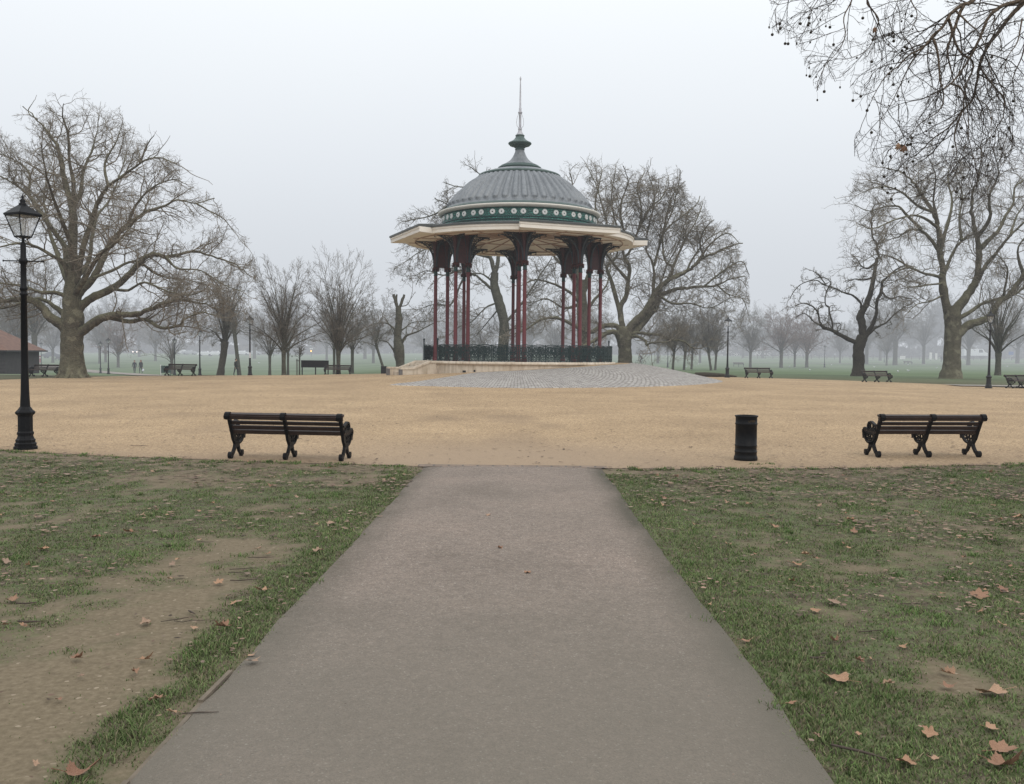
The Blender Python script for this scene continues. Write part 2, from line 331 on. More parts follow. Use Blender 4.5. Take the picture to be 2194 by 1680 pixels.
def frieze_mat():
    m, nt, b = newmat('ornate_green_frieze')
    uv = nd(nt, 'ShaderNodeUVMap')
    br = nd(nt, 'ShaderNodeTexBrick', Scale=1.0); nt.links.new(uv.outputs[0], br.inputs[0])
    br.inputs['Color1'].default_value = (.04, .27, .22, 1); br.inputs['Color2'].default_value = (.03, .18, .15, 1); br.inputs['Mortar'].default_value = (.004, .014, .014, 1)
    br.inputs['Brick Width'].default_value = .09; br.inputs['Row Height'].default_value = .085; br.inputs['Mortar Size'].default_value = .012
    vo = nd(nt, 'ShaderNodeTexVoronoi', Scale=16); nt.links.new(uv.outputs[0], vo.inputs[0])
    r = ramp(nt, [(.2, (1.3, 1.4, 1.35)), (.55, (.55, .55, .55))]); nt.links.new(vo.outputs['Distance'], r.inputs[0])
    nt.links.new(mix(nt, 1, br.outputs['Color'], r.outputs[0], 'MULTIPLY'), b.inputs['Base Color']); b.inputs['Roughness'].default_value = .4
    bp = nd(nt, 'ShaderNodeBump', Strength=.8, Distance=.03); nt.links.new(vo.outputs['Distance'], bp.inputs['Height']); nt.links.new(bp.outputs[0], b.inputs['Normal'])
    return m
MT['frieze'] = frieze_mat()

# ------------------------------------------------------------------ object helpers
def props(o, label=None, cat=None, group=None, kind=None):
    if label: o['label'] = label
    if cat: o['category'] = cat
    if group: o['group'] = group
    if kind: o['kind'] = kind
    return o
def thing(name, label, cat, loc=(0, 0, 0), rz=0, group=None, scale=1):
    o = bpy.data.objects.new(name, None); col.objects.link(o); o.location = loc; o.rotation_euler = (0, 0, rz)
    o.scale = (scale,) * 3; o.empty_display_size = .2
    return props(o, label, cat, group)
def copy_tree(o, parent=None):
    c = o.copy(); col.objects.link(c); c.parent = parent
    for ch in list(o.children): copy_tree(ch, c)
    return c

class MB:
    def __init__(s): s.v = []; s.f = []; s.m = []; s.sm = []; s.uv = {}
    def add(s, vs, fs, mi=0, smooth=False):
        b = len(s.v); s.v.extend(tuple(v) for v in vs)
        for f in fs: s.f.append(tuple(i + b for i in f)); s.m.append(mi); s.sm.append(smooth)
        return b
    def box(s, c, d, rz=0, mi=0, mat=None):
        x, y, z = (k / 2 for k in d); vs = []
        q = mat or Matrix.Rotation(rz, 3, 'Z')
        for sx in (-1, 1):
            for sy in (-1, 1):
                for sz in (-1, 1): vs.append(Vector(c) + q @ Vector((sx * x, sy * y, sz * z)))
        s.add(vs, [(0, 1, 3, 2), (4, 6, 7, 5), (0, 4, 5, 1), (2, 3, 7, 6), (0, 2, 6, 4), (1, 5, 7, 3)], mi)
    def beam(s, a, b, w, h, mi=0):
        a = Vector(a); b = Vector(b); t = (b - a); L = t.length; t.normalize()
        up = Vector((0, 0, 1)) if abs(t.z) < .95 else Vector((0, 1, 0))
        x = t.cross(up).normalized(); z = x.cross(t)
        s.box((a + b) / 2, (w, L, h), mi=mi, mat=Matrix((x, t, z)).transposed())
    def lathe(s, prof, n=24, c=(0, 0, 0), mi=0, smooth=True, a0=0, cap=True):
        vs = []; m = len(prof)
        for i in range(n):
            a = a0 + 2 * PI * i / n
            for r, z in prof: vs.append((c[0] + r * math.cos(a), c[1] + r * math.sin(a), c[2] + z))
        fs = []
        for i in range(n):
            j = (i + 1) % n
            for k in range(m - 1): fs.append((i * m + k, j * m + k, j * m + k + 1, i * m + k + 1))
        s.add(vs, fs, mi, smooth)
        if cap:
            for k in (0, m - 1):
                if prof[k][0] > 1e-4: s.add([vs[i * m + k] for i in range(n)], [tuple(range(n)) if k else tuple(reversed(range(n)))], mi)
    def tube(s, pts, r, k=8, mi=0, smooth=True, closed=False):
        P = [Vector(p) for p in pts]; n = len(P); rr = r if isinstance(r, (list, tuple)) else [r] * n
        vs = []
        for i in range(n):
            t = (P[(i + 1) % n] - P[i - 1]) if closed else (P[min(i + 1, n - 1)] - P[max(i - 1, 0)])
            t.normalize(); a = Vector((.31, .47, .83)); b1 = t.cross(a).normalized(); b2 = t.cross(b1)
            for j in range(k):
                q = 2 * PI * j / k; vs.append(P[i] + (b1 * math.cos(q) + b2 * math.sin(q)) * rr[i])
        fs = []
        for i in range(n if closed else n - 1):
            i2 = (i + 1) % n
            for j in range(k): fs.append((i * k + j, i * k + (j + 1) % k, i2 * k + (j + 1) % k, i2 * k + j))
        if not closed: fs += [tuple(reversed(range(k))), tuple(range((n - 1) * k, n * k))]
        s.add(vs, fs, mi, smooth)
    def strip(s, pts, w, t, mi=0, X=0.):
        """flat bar in the local y-z plane following pts (y,z), in-plane width w, thickness t along x"""
        n = len(pts); vs = []
        ws = w if isinstance(w, (list, tuple)) else [w] * n
        for i in range(n):
            a = Vector(pts[max(i - 1, 0)]); b = Vector(pts[min(i + 1, n - 1)]); d = (b - a).normalized(); nn = Vector((-d.y, d.x)); p = Vector(pts[i])
            for q, x in ((1, -1), (-1, -1), (-1, 1), (1, 1)):
                e = p + nn * q * ws[i] / 2; vs.append((X + x * t / 2, e.x, e.y))
        fs = [(0, 1, 2, 3), tuple((n - 1) * 4 + k for k in (3, 2, 1, 0))]
        for i in range(n - 1):
            for k in range(4): fs.append((i * 4 + k, (i + 1) * 4 + k, (i + 1) * 4 + (k + 1) % 4, i * 4 + (k + 1) % 4))
        s.add(vs, fs, mi)
    def ring(s, c, r, w, t, n=14, mi=0, X=0., a0=0, a1=2 * PI):
        s.strip([(c[0] + r * math.cos(a0 + (a1 - a0) * i / n), c[1] + r * math.sin(a0 + (a1 - a0) * i / n)) for i in range(n + 1)], w, t, mi, X)
    def mesh(s, name, mats):
        me = bpy.data.meshes.new(name); me.from_pydata(s.v, [], s.f)
        for m in (mats if isinstance(mats, (list, tuple)) else [mats]): me.materials.append(m)
        me.polygons.foreach_set('material_index', s.m); me.polygons.foreach_set('use_smooth', s.sm)
        me.validate(); me.update()
        bm = bmesh.new(); bm.from_mesh(me); bmesh.ops.recalc_face_normals(bm, faces=bm.faces); bm.to_mesh(me); bm.free()
        return me
    def build(s, name, mats, parent=None, loc=None, rz=0):
        o = bpy.data.objects.new(name, s.mesh(name, mats)); col.objects.link(o); o.parent = parent
        if loc is not None: o.location = loc
        if rz: o.rotation_euler = (0, 0, rz)
        return o

def raw_mesh(name, V, Fq, mats, smooth=True, tint=None, attrs=None, uv=None):
    """fast mesh from numpy arrays; Fq: (m,k) equal sided faces"""
    me = bpy.data.meshes.new(name); V = np.ascontiguousarray(V, np.float32); Fq = np.ascontiguousarray(Fq, np.int32)
    me.vertices.add(len(V)); me.vertices.foreach_set('co', V.ravel())
    m, k = Fq.shape; me.loops.add(m * k); me.loops.foreach_set('vertex_index', Fq.ravel())
    me.polygons.add(m); me.polygons.foreach_set('loop_start', np.arange(0, m * k, k, dtype=np.int32))
    try: me.polygons.foreach_set('loop_total', np.full(m, k, np.int32))
    except Exception: pass
    if smooth: me.polygons.foreach_set('use_smooth', np.ones(m, bool))
    for mt in (mats if isinstance(mats, (list, tuple)) else [mats]): me.materials.append(mt)
    if tint is not None:
        a = me.attributes.new('tint', 'FLOAT_COLOR', 'POINT'); a.data.foreach_set('color', np.ascontiguousarray(np.c_[tint, np.ones(len(tint))], np.float32).ravel())
    for nme, arr in (attrs or {}).items():
        a = me.attributes.new(nme, 'FLOAT', 'POINT'); a.data.foreach_set('value', np.ascontiguousarray(arr, np.float32))
    if uv is not None:
        l = me.uv_layers.new(name='UVMap'); l.data.foreach_set('uv', np.ascontiguousarray(uv[Fq.ravel()], np.float32).ravel())
    me.update(calc_edges=True); me.validate(); return me
def put(name, me, parent=None, loc=None, rz=0):
    o = bpy.data.objects.new(name, me); col.objects.link(o); o.parent = parent
    if loc is not None: o.location = loc
    if rz: o.rotation_euler = (0, 0, rz)
    return o
def grid_mesh(name, X, Y, Z, mats, attrs=None, uv=None):
    n, m = X.shape; V = np.stack([X, Y, Z], -1).reshape(-1, 3)
    i = np.arange(n - 1)[:, None] * m + np.arange(m - 1)[None]; i = i.ravel()
    Fq = np.stack([i, i + 1, i + m + 1, i + m], -1)
    return raw_mesh(name, V, Fq, mats, True, attrs={k: v.ravel() for k, v in (attrs or {}).items()}, uv=uv)
# ------------------------------------------------------------------ world and sun
w = bpy.data.worlds.new("World"); scene.world = w; w.use_nodes = True; nt = w.node_tree; nt.nodes.clear()
SUN_EL, SUN_AZ = 48, 150
sky = nd(nt, 'ShaderNodeTexSky'); sky.sky_type = 'NISHITA'; sky.sun_disc = False
sky.sun_elevation = math.radians(SUN_EL); sky.sun_rotation = math.radians(SUN_AZ)
sky.air_density = 1.2; sky.dust_density = 4.0; sky.ozone_density = 1.5
hs = nd(nt, 'ShaderNodeHueSaturation', Saturation=.25); nt.links.new(sky.outputs[0], hs.inputs['Color'])
# overcast: the clear sky is buried under an even layer of cloud, a little brighter overhead
tc = nd(nt, 'ShaderNodeTexCoord'); sp = nd(nt, 'ShaderNodeSeparateXYZ'); nt.links.new(tc.outputs['Generated'], sp.inputs[0])
cl = ramp(nt, [(0, (7.8, 8.15, 8.7)), (.18, (9.5, 9.95, 10.55)), (.42, (11.3, 11.75, 12.1)), (1, (12.0, 12.3, 12.6))]); nt.links.new(sp.outputs['Z'], cl.inputs[0])
cn = nd(nt, 'ShaderNodeTexNoise', Scale=1.3, Detail=3); nt.links.new(tc.outputs['Generated'], cn.inputs[0])
cr = ramp(nt, [(.3, (.965, .97, .98)), (.7, (1.03, 1.03, 1.02))]); nt.links.new(cn.outputs['Fac'], cr.inputs[0])
cc = mix(nt, 1, cl.outputs[0], cr.outputs[0], 'MULTIPLY')
bg = nd(nt, 'ShaderNodeBackground', Strength=.1); nt.links.new(mix(nt, .92, hs.outputs[0], cc), bg.inputs[0])
wo = nd(nt, 'ShaderNodeOutputWorld'); nt.links.new(bg.outputs[0], wo.inputs[0])
sd = bpy.data.lights.new("sun", 'SUN'); sd.energy = 1.0; sd.angle = math.radians(40); sd.color = (1, .94, .84)
so = bpy.data.objects.new("sun", sd); col.objects.link(so)
el, az_ = math.radians(SUN_EL), math.radians(SUN_AZ)
so.rotation_euler = (PI / 2 - el, 0, PI - az_)
scene.view_settings.view_transform = 'Standard'; scene.view_settings.look = 'None'; scene.view_settings.exposure = 0
scene.cycles.max_bounces = 6; scene.cycles.transparent_max_bounces = 12

# ------------------------------------------------------------------ mist
# thin around the plaza, thickening into a bank over the open field beyond
def mist(name, label, y0, y1, sig):
    hm = bpy.data.materials.new('winter_mist'); hm.use_nodes = True; nt = hm.node_tree; nt.nodes.clear()
    out = nd(nt, 'ShaderNodeOutputMaterial')
    pa = nd(nt, 'ShaderNodeVolumeAbsorption', Color=(0, 0, 0, 1), Density=sig)
    em = nd(nt, 'ShaderNodeEmission', Color=(.655, .69, .735, 1), Strength=sig)  # the mist itself glows, standing in for skylight scattered inside it
    ad = nd(nt, 'ShaderNodeAddShader'); nt.links.new(pa.outputs[0], ad.inputs[0]); nt.links.new(em.outputs[0], ad.inputs[1]); nt.links.new(ad.outputs[0], out.inputs['Volume'])
    hb = MB(); hb.box((0, (y0 + y1) / 2, 22), (3000, y1 - y0, 76)); props(hb.build(name, hm), label, 'mist', kind='structure')
mist('haze', 'thin grey winter mist hanging around the plaza', -240, 95, .0006)
mist('haze', 'thicker bank of pale mist lying over the far field and woods', 95.2, 1520, .0030)

# ------------------------------------------------------------------ ground
def path_edges(y):
    l = -1.475 + .020 * y + .06 * (fbm(y * .9, y * 0 + 3.3) - .5) + .025 * (fbm(y * 5, y * 0 + 1.3) - .5); r = 1.22 + .003 * y + .06 * (fbm(y * .8, y * 0 + 8.1) - .5) + .03 * (fbm(y * 4.5, y * 0 + 6.3) - .5)
    return l, r
YP = 13.05                                                        # where the path meets the gravel
def gravel_e(x, y):
    th = np.arctan2(y - GY, x - GX)
    wob = .007 * (fbm(th * 22, th * 3 + 2) - .5) + .010 * (fbm(th * 60, th * 2 + 5) - .5)
    return np.hypot((x - GX) / GA, (y - GY) / GB) - wob
def dirt_f(x, y):
    n1 = fbm(x * .9 + 5, y * .9); n2 = fbm(x * 3.1, y * 3.1 + 7); n3 = fbm(x * .35 + 2, y * .35 + 11)
    d = 1.0 * np.exp(-((x + 2.05 + .16 * np.sin(y * 1.3) + .05 * (y - 5)) / (.52 + .045 * (8 - np.clip(y, 0, 9)))) ** 2) * smooth(9.4, 7.2, y)
    d += .62 * np.exp(-(((x + 3.3) / 1.5) ** 2 + ((y - 4.6) / 1.5) ** 2))
    d += .9 * np.exp(-(((x + 1.75) / .65) ** 2 + ((y - 11.7) / .9) ** 2)) + .7 * np.exp(-(((x + 4.4) / .8) ** 2 + ((y - 11.4) / .9) ** 2))
    d += .45 * np.exp(-(((x - 2.3) / .6) ** 2 + ((y - 6.6) / .8) ** 2)) + .45 * np.exp(-(((x - 1.95) / .45) ** 2 + ((y - 4.7) / .8) ** 2))
    d += .6 * np.exp(-(((x - 1.6) / .5) ** 2 + ((y - 12.4) / .5) ** 2))
    d += 1.3 * (n1 - .54) + 1.7 * (n2 - .5) + .5 * (n3 - .5) + 1.5 * (fbm(x * 6 + 4, y * 6) - .5) + .10 - .12 * (x > 0)
    l, r = path_edges(y)
    strip = np.exp(-((x - (l - .22)) / .17) ** 2) + .8 * np.exp(-((x - (r + .25)) / .22) ** 2)     # lush verge along the path
    d = d - 1.1 * strip * (y < 12.5)
    d += 1.2 * np.clip((1.025 - np.hypot((x - GX) / GA, (y - GY) / GB)) * 40, 0, 1)
    return np.clip(d, 0, 1)
xs = np.unique(np.concatenate([np.arange(-9, 9.01, .1), -9 - np.cumsum(np.geomspace(.15, 90, 62)), 9 + np.cumsum(np.geomspace(.15, 90, 62))]))
ys = np.unique(np.concatenate([np.arange(1.5, 15.01, .1), 15 + np.cumsum(np.geomspace(.15, 1.2, 60)), 1.5 - np.cumsum(np.geomspace(.2, 30, 14))]))
ys = np.concatenate([ys, ys[-1] + np.cumsum(np.geomspace(1.2, 75, 62))])
Xg, Yg = np.meshgrid(xs, ys); Zg = terrain(Xg, Yg)
e = gravel_e(Xg, Yg); Zg = Zg - .3 * smooth(.995, .975, e)
l, r = path_edges(Yg); inp = (Xg > l + .12) & (Xg < r - .12) & (Yg < YP + .1); Zg = Zg - .08 * inp
near = (np.abs(Xg) < 10) & (Yg < 16)
Zg = Zg + near * (e > 1.004) * ~((Xg > l - .08) & (Xg < r + .08)) * (.030 * (fbm(Xg * 2.2, Yg * 2.2) - .35))
D = dirt_f(Xg, Yg); D = D * smooth(30, 16, Yg) 
D = np.where(Yg > 16, np.clip(D, 0, .5), D)
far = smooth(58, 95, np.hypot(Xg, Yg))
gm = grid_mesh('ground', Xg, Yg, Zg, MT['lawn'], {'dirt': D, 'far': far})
props(put('ground', gm), 'wide winter grass of the common, worn to soil beside the path', 'grass field', kind='structure')

# gravel plaza
NR, NA = 100, 420
rr = np.linspace(0, 1, NR)[:, None]; aa = np.linspace(0, 2 * PI, NA)[None]
th = aa + 0 * rr; wob = .007 * (fbm(th * 22, th * 3 + 2) - .5) + .010 * (fbm(th * 60, th * 2 + 5) - .5)
wob[:, -1] = wob[:, 0]
# arctan2 range matches the boundary used for the ground
th2 = np.arctan2(np.sin(th), np.cos(th)); wob = .007 * (fbm(th2 * 22, th2 * 3 + 2) - .5) + .010 * (fbm(th2 * 60, th2 * 2 + 5) - .5)
R1 = rr * (1 + wob)
Xp = GX + GA * R1 * np.cos(th); Yp = GY + GB * R1 * np.sin(th); Zp = terrain(Xp, Yp) + .006 + 0 * Xp
edge = np.clip((rr - .965) / .035, 0, 1) ** 1.5 * .8 * (.35 + .9 * fbm(Xp * 1.2, Yp * 1.2)) + 0 * Xp
edge = np.clip(edge + .35 * smooth(.62, .75, fbm(Xp * .55, Yp * .22)) * (Yp < 24), 0, 1)
# in front of the path mouth the surface is trodden and greyer
cen = np.clip(.85 * np.exp(-((Xp / 2.6) ** 2)) * smooth(19, 13, Yp) + .35 * smooth(20, 12, Yp) * (.4 + fbm(Xp * .4, Yp * .7)), 0, .85)
props(put('gravel', grid_mesh('gravel', Xp, Yp, Zp, MT['gravel'], {'edge': edge, 'centre': cen})), 'round plaza of tan gravel around the bandstand', 'gravel', kind='structure')

# path leading to the plaza
yy = np.arange(-6, YP + .01, .1); tt = np.linspace(0, 1, 40); Y2, T2 = np.meshgrid(yy, tt, indexing='ij')
l, r = path_edges(Y2); X2 = l + (r - l) * T2; Z2 = terrain(X2, Y2) + .012 + .02 * (1 - (2 * T2 - 1) ** 2)
ed = np.clip(1.25 * np.clip((np.maximum(0, T2 - .87) / .13), 0, 1) ** 1.3 * (.30 + 1.1 * fbm(X2 * 3, Y2 * 1.6)) + np.clip((.12 - T2) / .12, 0, 1) * .9 * (.2 + fbm(X2 * 4, Y2 * 2)), 0, 1) * .85
cn_ = smooth(7.5, 3.8, Y2) * .75 + .25 * (fbm(X2 * .8, Y2 * .5) - .4); cn_ = np.clip(cn_, 0, 1)
props(put('path', grid_mesh('path', X2, Y2, Z2, MT['asphalt'], {'edge': ed, 'centre': cn_})), 'straight tarred path running up to the gravel plaza', 'path', kind='structure')
# row of bricks across the path mouth
u = np.linspace(-1.32, 1.36, 80); v = np.linspace(YP - .02, YP + .24, 6); U2, V2 = np.meshgrid(u, v)
bm_ = grid_mesh('edging_strip', U2, V2, terrain(U2, V2) + .017, cobble_mat('brown_brick_edging', 1, (.30, .22, .165), (.20, .15, .115), .1), uv=np.stack([U2.ravel(), V2.ravel()], -1))
props(put('edging_strip', bm_), 'row of worn bricks where the path meets the gravel', 'edging', kind='structure')
# far paths
def strip_path(name, pts, wd, label):
    P = np.array(pts, float); s = np.r_[0, np.cumsum(np.hypot(*np.diff(P, axis=0).T))]; q = np.linspace(0, s[-1], 90)
    x = np.interp(q, s, P[:, 0]); y = np.interp(q, s, P[:, 1]); tx = np.gradient(x); ty = np.gradient(y); L = np.hypot(tx, ty)
    o = np.linspace(-wd / 2, wd / 2, 7)[None]; X = x[:, None] - (ty / L)[:, None] * o; Y = y[:, None] + (tx / L)[:, None] * o
    E = np.abs(o / (wd / 2)) ** 4 * .6 + 0 * X
    props(put(name, grid_mesh(name, X, Y, terrain(X, Y) + .05, MT['far_path'], {'edge': E})), label, 'path', kind='structure')
gp = lambda px, Y: tuple(ground(px, Y)[:2])
strip_path('path', [gp(430, 58), gp(345, 68), gp(300, 92), gp(262, 116), gp(180, 131), gp(77, 160), gp(-60, 175)], 3.4, 'pale park path sloping away past the two walkers')
strip_path('path', [(24.5, 52.0), (30, 51.6), (40, 51.0)], 2.6, 'pale path leaving the gravel behind the lamp on the right')
strip_path('path', [gp(1560, 212), gp(1800, 205), gp(2050, 215), gp(2300, 240)], 2.2, 'thin pale path crossing the far field')
strip_path('path', [gp(-40, 57.2), gp(30, 55.8), gp(115, 54.6)], 1.0, 'narrow strip of path in front of the hut')
# timber edging board along the left side of the path
tb = MB(); seg = np.arange(1.0, 4.9, .4)
for i in range(len(seg) - 1):
    a, b = seg[i], seg[i + 1]; la = float(path_edges(np.array([a]))[0][0]); lb = float(path_edges(np.array([b]))[0][0])
    h = .006 + .008 * math.sin(i * 1.7); tb.beam((la - .012, a, gz(la, a) + h - .03), (lb - .012, b, gz(lb, b) + h - .03), .022, .08)
props(tb.build('edging_board', MT['timber']), 'thin weathered timber edging along the left side of the path', 'edging')

# cobbled apron
NA_, NRr = 150, 46
azc = np.linspace(-25, 185, NA_)[:, None]; q = np.linspace(0, 1, NRr)[None]
rin = np.interp(azc, [-25, -10, 10, 60, 185], [7.3, 6.6, 6.2, 6.15, 6.15]); rout = np.interp(azc, REK, REV) + .1
tip = smooth(-25, 10, azc); rin = rin + (rout - .6 - rin) * (1 - smooth(-25.5, -16, azc))
Rc = rin + (rout - rin) * q; A = np.radians(azc) + 0 * q
Xc = BX + Rc * np.sin(A); Yc = BY - Rc * np.cos(A); Zc = terrain(Xc, Yc) + .022
Zc = Zc - .03 * np.clip((q - .985) / .015, 0, 1)
uv = np.stack([(Xc * 1.0).ravel(), (Yc * 1.0).ravel()], -1)
uv = np.stack([(np.radians(azc) * 9.5 + 0 * q).ravel(), Rc.ravel()], -1)
props(put('cobbles', grid_mesh('cobbles', Xc, Yc, Zc, MT['cobble'], uv=uv)), 'sloping apron of grey granite setts rising to the bandstand', 'cobbles', kind='structure')

# ------------------------------------------------------------------ grass, litter, leaves, sticks
rng = np.random.RandomState(11)
def lawn_points(n, ymax=16.2, pw=1.0):
    """random points on the two lawns, spread evenly over the picture's near ground"""
    y = 2.6 + (ymax - 2.6) * rng.rand(n) ** pw; x = (rng.rand(n) * 2 - 1) * (.66 * y + .8)
    l, r = path_edges(y); e = gravel_e(x, y)
    jt = .05 * rng.rand(n) ** 2; ok = ((x < l + .01 + jt) | (x > r - .01 - jt) | (y > YP)) & (e > .999) & ~((y > YP - .02) & (np.abs(x) < 1.3))
    return x[ok], y[ok]
def gheight(x, y):
    l, r = path_edges(y)
    return terrain(x, y) + (~((x > l - .08) & (x < r + .08))) * .030 * (fbm(x * 2.2, y * 2.2) - .35)
def blades(x, y, h, wd, colr, lean=.5):
    n = len(x); z = gheight(x, y); a = rng.rand(n) * 2 * PI; dx, dy = np.cos(a), np.sin(a); b = rng.rand(n) * 2 * PI
    lx, ly = np.cos(b) * h * lean * rng.rand(n), np.sin(b) * h * lean * rng.rand(n)
    V = np.empty((n, 5, 3)); 
    for i, (sx, t) in enumerate(((-1, 0), (1, 0), (.7, .55), (-.7, .55), (0, 1))):
        V[:, i, 0] = x + dx * wd * sx + lx * t ** 1.6; V[:, i, 1] = y + dy * wd * sx + ly * t ** 1.6; V[:, i, 2] = z - .006 + h * t * (1 - .25 * t)
    base = np.arange(n)[:, None] * 5
    Fq = np.concatenate([base + np.array([[0, 1, 2]]), base + np.array([[0, 2, 3]]), base + np.array([[3, 2, 4]])])
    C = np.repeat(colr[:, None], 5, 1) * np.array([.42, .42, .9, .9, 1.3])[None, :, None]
    return V.reshape(-1, 3), Fq, C.reshape(-1, 3)
def gcol(n, x, y):
    t = rng.rand(n)[:, None]; c = np.array([.075, .122, .036]) * (1 - t) + np.array([.20, .25, .105]) * t
    dry = (rng.rand(n) < .20)[:, None]; c = np.where(dry, np.array([.25, .22, .13]) * (.6 + .5 * rng.rand(n)[:, None]), c)
    k = .72 + .62 * fbm(x * .7 + 30, y * .7)[:, None]; return c * k
def verge_(x, y):
    l, r = path_edges(y); return np.clip(np.exp(-((x - (l - .2)) / .22) ** 2) + .8 * np.exp(-((x - (r + .22)) / .25) ** 2), 0, 1)
x, y = lawn_points(850000, pw=1.25); dd = dirt_f(x, y); pt = smooth(.40, .60, fbm(x * 2.6 + 4, y * 2.6 + 1)); keep = rng.rand(len(x)) < np.clip(1.12 - 1.25 * dd, .02, 1) * (.42 + .70 * np.maximum(pt, verge_(x, y))); x, y, dd = x[keep], y[keep], dd[keep]
hh = (.010 + .022 * rng.rand(len(x)) ** 1.5) * (.55 + .9 * fbm(x * 2.4 + 3, y * 2.4)) * (1.25 - .6 * dd)
l, r = path_edges(y); verge = np.exp(-((x - (l - .2)) / .2) ** 2) + .6 * np.exp(-((x - (r + .22)) / .25) ** 2); hh = hh * (1 + .4 * verge)
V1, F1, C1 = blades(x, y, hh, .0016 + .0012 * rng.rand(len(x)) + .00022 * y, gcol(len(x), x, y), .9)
# tufts
tx, ty = lawn_points(1500, pw=1.0); td = dirt_f(tx, ty); k = rng.rand(len(tx)) < 1.02 - td; tx, ty = tx[k], ty[k]
ex = (rng.rand(260) * 2 - 1) * 9.5; ey = GY - GB * 1.003 * np.sqrt(np.clip(1 - ((ex - GX) / GA) ** 2, 0, 1)) + rng.randn(260) * .10 - .05
k = np.abs(ex) > 1.5; tx = np.r_[tx, ex[k]]; ty = np.r_[ty, ey[k]]
for bx_, by_ in ((-4.35, 13.3), (-4.2, 13.35), (-2.6, 13.45), (3.85, 13.8), (3.6, 13.75), (-2.45, 13.35)): tx = np.r_[tx, bx_]; ty = np.r_[ty, by_]
m = 34; px = np.repeat(tx, m) + rng.randn(len(tx) * m) * .035 * np.repeat(.6 + 1.2 * rng.rand(len(tx)), m); py = np.repeat(ty, m) + rng.randn(len(tx) * m) * .035
th_ = (.03 + .035 * rng.rand(len(px))) * np.repeat(.45 + .75 * rng.rand(len(tx)), m)
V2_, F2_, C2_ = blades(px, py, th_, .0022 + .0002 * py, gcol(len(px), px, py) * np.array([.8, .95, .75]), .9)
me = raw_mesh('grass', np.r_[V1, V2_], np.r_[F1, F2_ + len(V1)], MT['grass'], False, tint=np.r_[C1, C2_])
props(put('grass', me), 'short patchy green grass growing on both lawns beside the path', 'grass', kind='stuff')
# bits of dead leaf, bark and twig trodden into the turf
x, y = lawn_points(80000, pw=1.1); cl_ = fbm(x * .8 + 9, y * .8); k = rng.rand(len(x)) < np.clip(.10 + 3.2 * (cl_ - .46) + 1.4 * (fbm(x * 3.3, y * 3.3 + 5) - .5) + .75 * smooth(9.8, 12.4, y) + .10 * (x > 1.2) * smooth(1.5, 4, x), .03, 1) * np.where(x < 0, .55, .85); dk_ = rng.rand(len(x)) > .5; x, y = x[k], y[k]; k = (rng.rand(len(x)) > .45 * smooth(8, 5, y)); x, y = x[k], y[k]; k = rng.rand(len(x)) > .85 * dirt_f(x, y) * (y < 10.5); x, y = x[k], y[k]
gx = (rng.rand(9500) * 2 - 1) * 22; gy = 12.4 + 30 * rng.rand(9500) ** 1.25; k = gravel_e(gx, gy) < .998; gx, gy = gx[k], gy[k]
px_ = (rng.rand(230) * 2 - 1) * 1.3; py_ = 3 + 10 * rng.rand(230)
n0, n1_, n2_ = len(x), len(gx), len(px_); x = np.r_[x, gx, px_]; y = np.r_[y, gy, py_]; n = len(x)
z = np.r_[gheight(x[:n0], y[:n0]) + .016 + .018 * rng.rand(n0), terrain(gx, gy) + .012, terrain(px_, py_) + .036]
s = (.010 + .028 * rng.rand(n) ** 1.7) * np.clip(y / 9, .42, 1.15); s[n0:n0 + n1_] *= 1.25; s[n0 + n1_:] *= .3
asp = .22 + .7 * rng.rand(n); asp[n0:n0 + n1_] *= .5; a = rng.rand(n) * 2 * PI; V = np.empty((n, 5, 3)); tilt = (rng.rand(n) - .5) * .9
for i, (uu, vv, ww) in enumerate(((-1, -.6, 0), (.3, -1, .15), (1, .1, .1), (.2, .9, .2), (-.8, .6, .05))):
    ux = uu * s; uy = vv * s * asp; V[:, i, 0] = x + ux * np.cos(a) - uy * np.sin(a); V[:, i, 1] = y + ux * np.sin(a) + uy * np.cos(a); V[:, i, 2] = z + np.abs(ux * tilt) * .6 + ww * s * .8
t = rng.rand(n)[:, None]; C = np.where(t < .45, np.array([.29, .195, .145]), np.where(t < .68, np.array([.31, .23, .18]), np.array([.11, .08, .06]))) * (.6 + .6 * rng.rand(n)[:, None])
C[n0:n0 + n1_] *= .52; C[:n0] *= (1 - .4 * dirt_f(x[:n0], y[:n0]))[:, None]
Fq = np.concatenate([np.arange(n)[:, None] * 5 + np.array([k]) for k in ([0, 1, 2], [0, 2, 3], [0, 3, 4])])
props(put('leaf_litter', raw_mesh('leaf_litter', V.reshape(-1, 3), Fq, MT['litter'], False, tint=np.repeat(C[:, None], 5, 1).reshape(-1, 3))),
      'fine brown litter of leaf scraps scattered over lawns and gravel', 'leaf litter', kind='stuff')

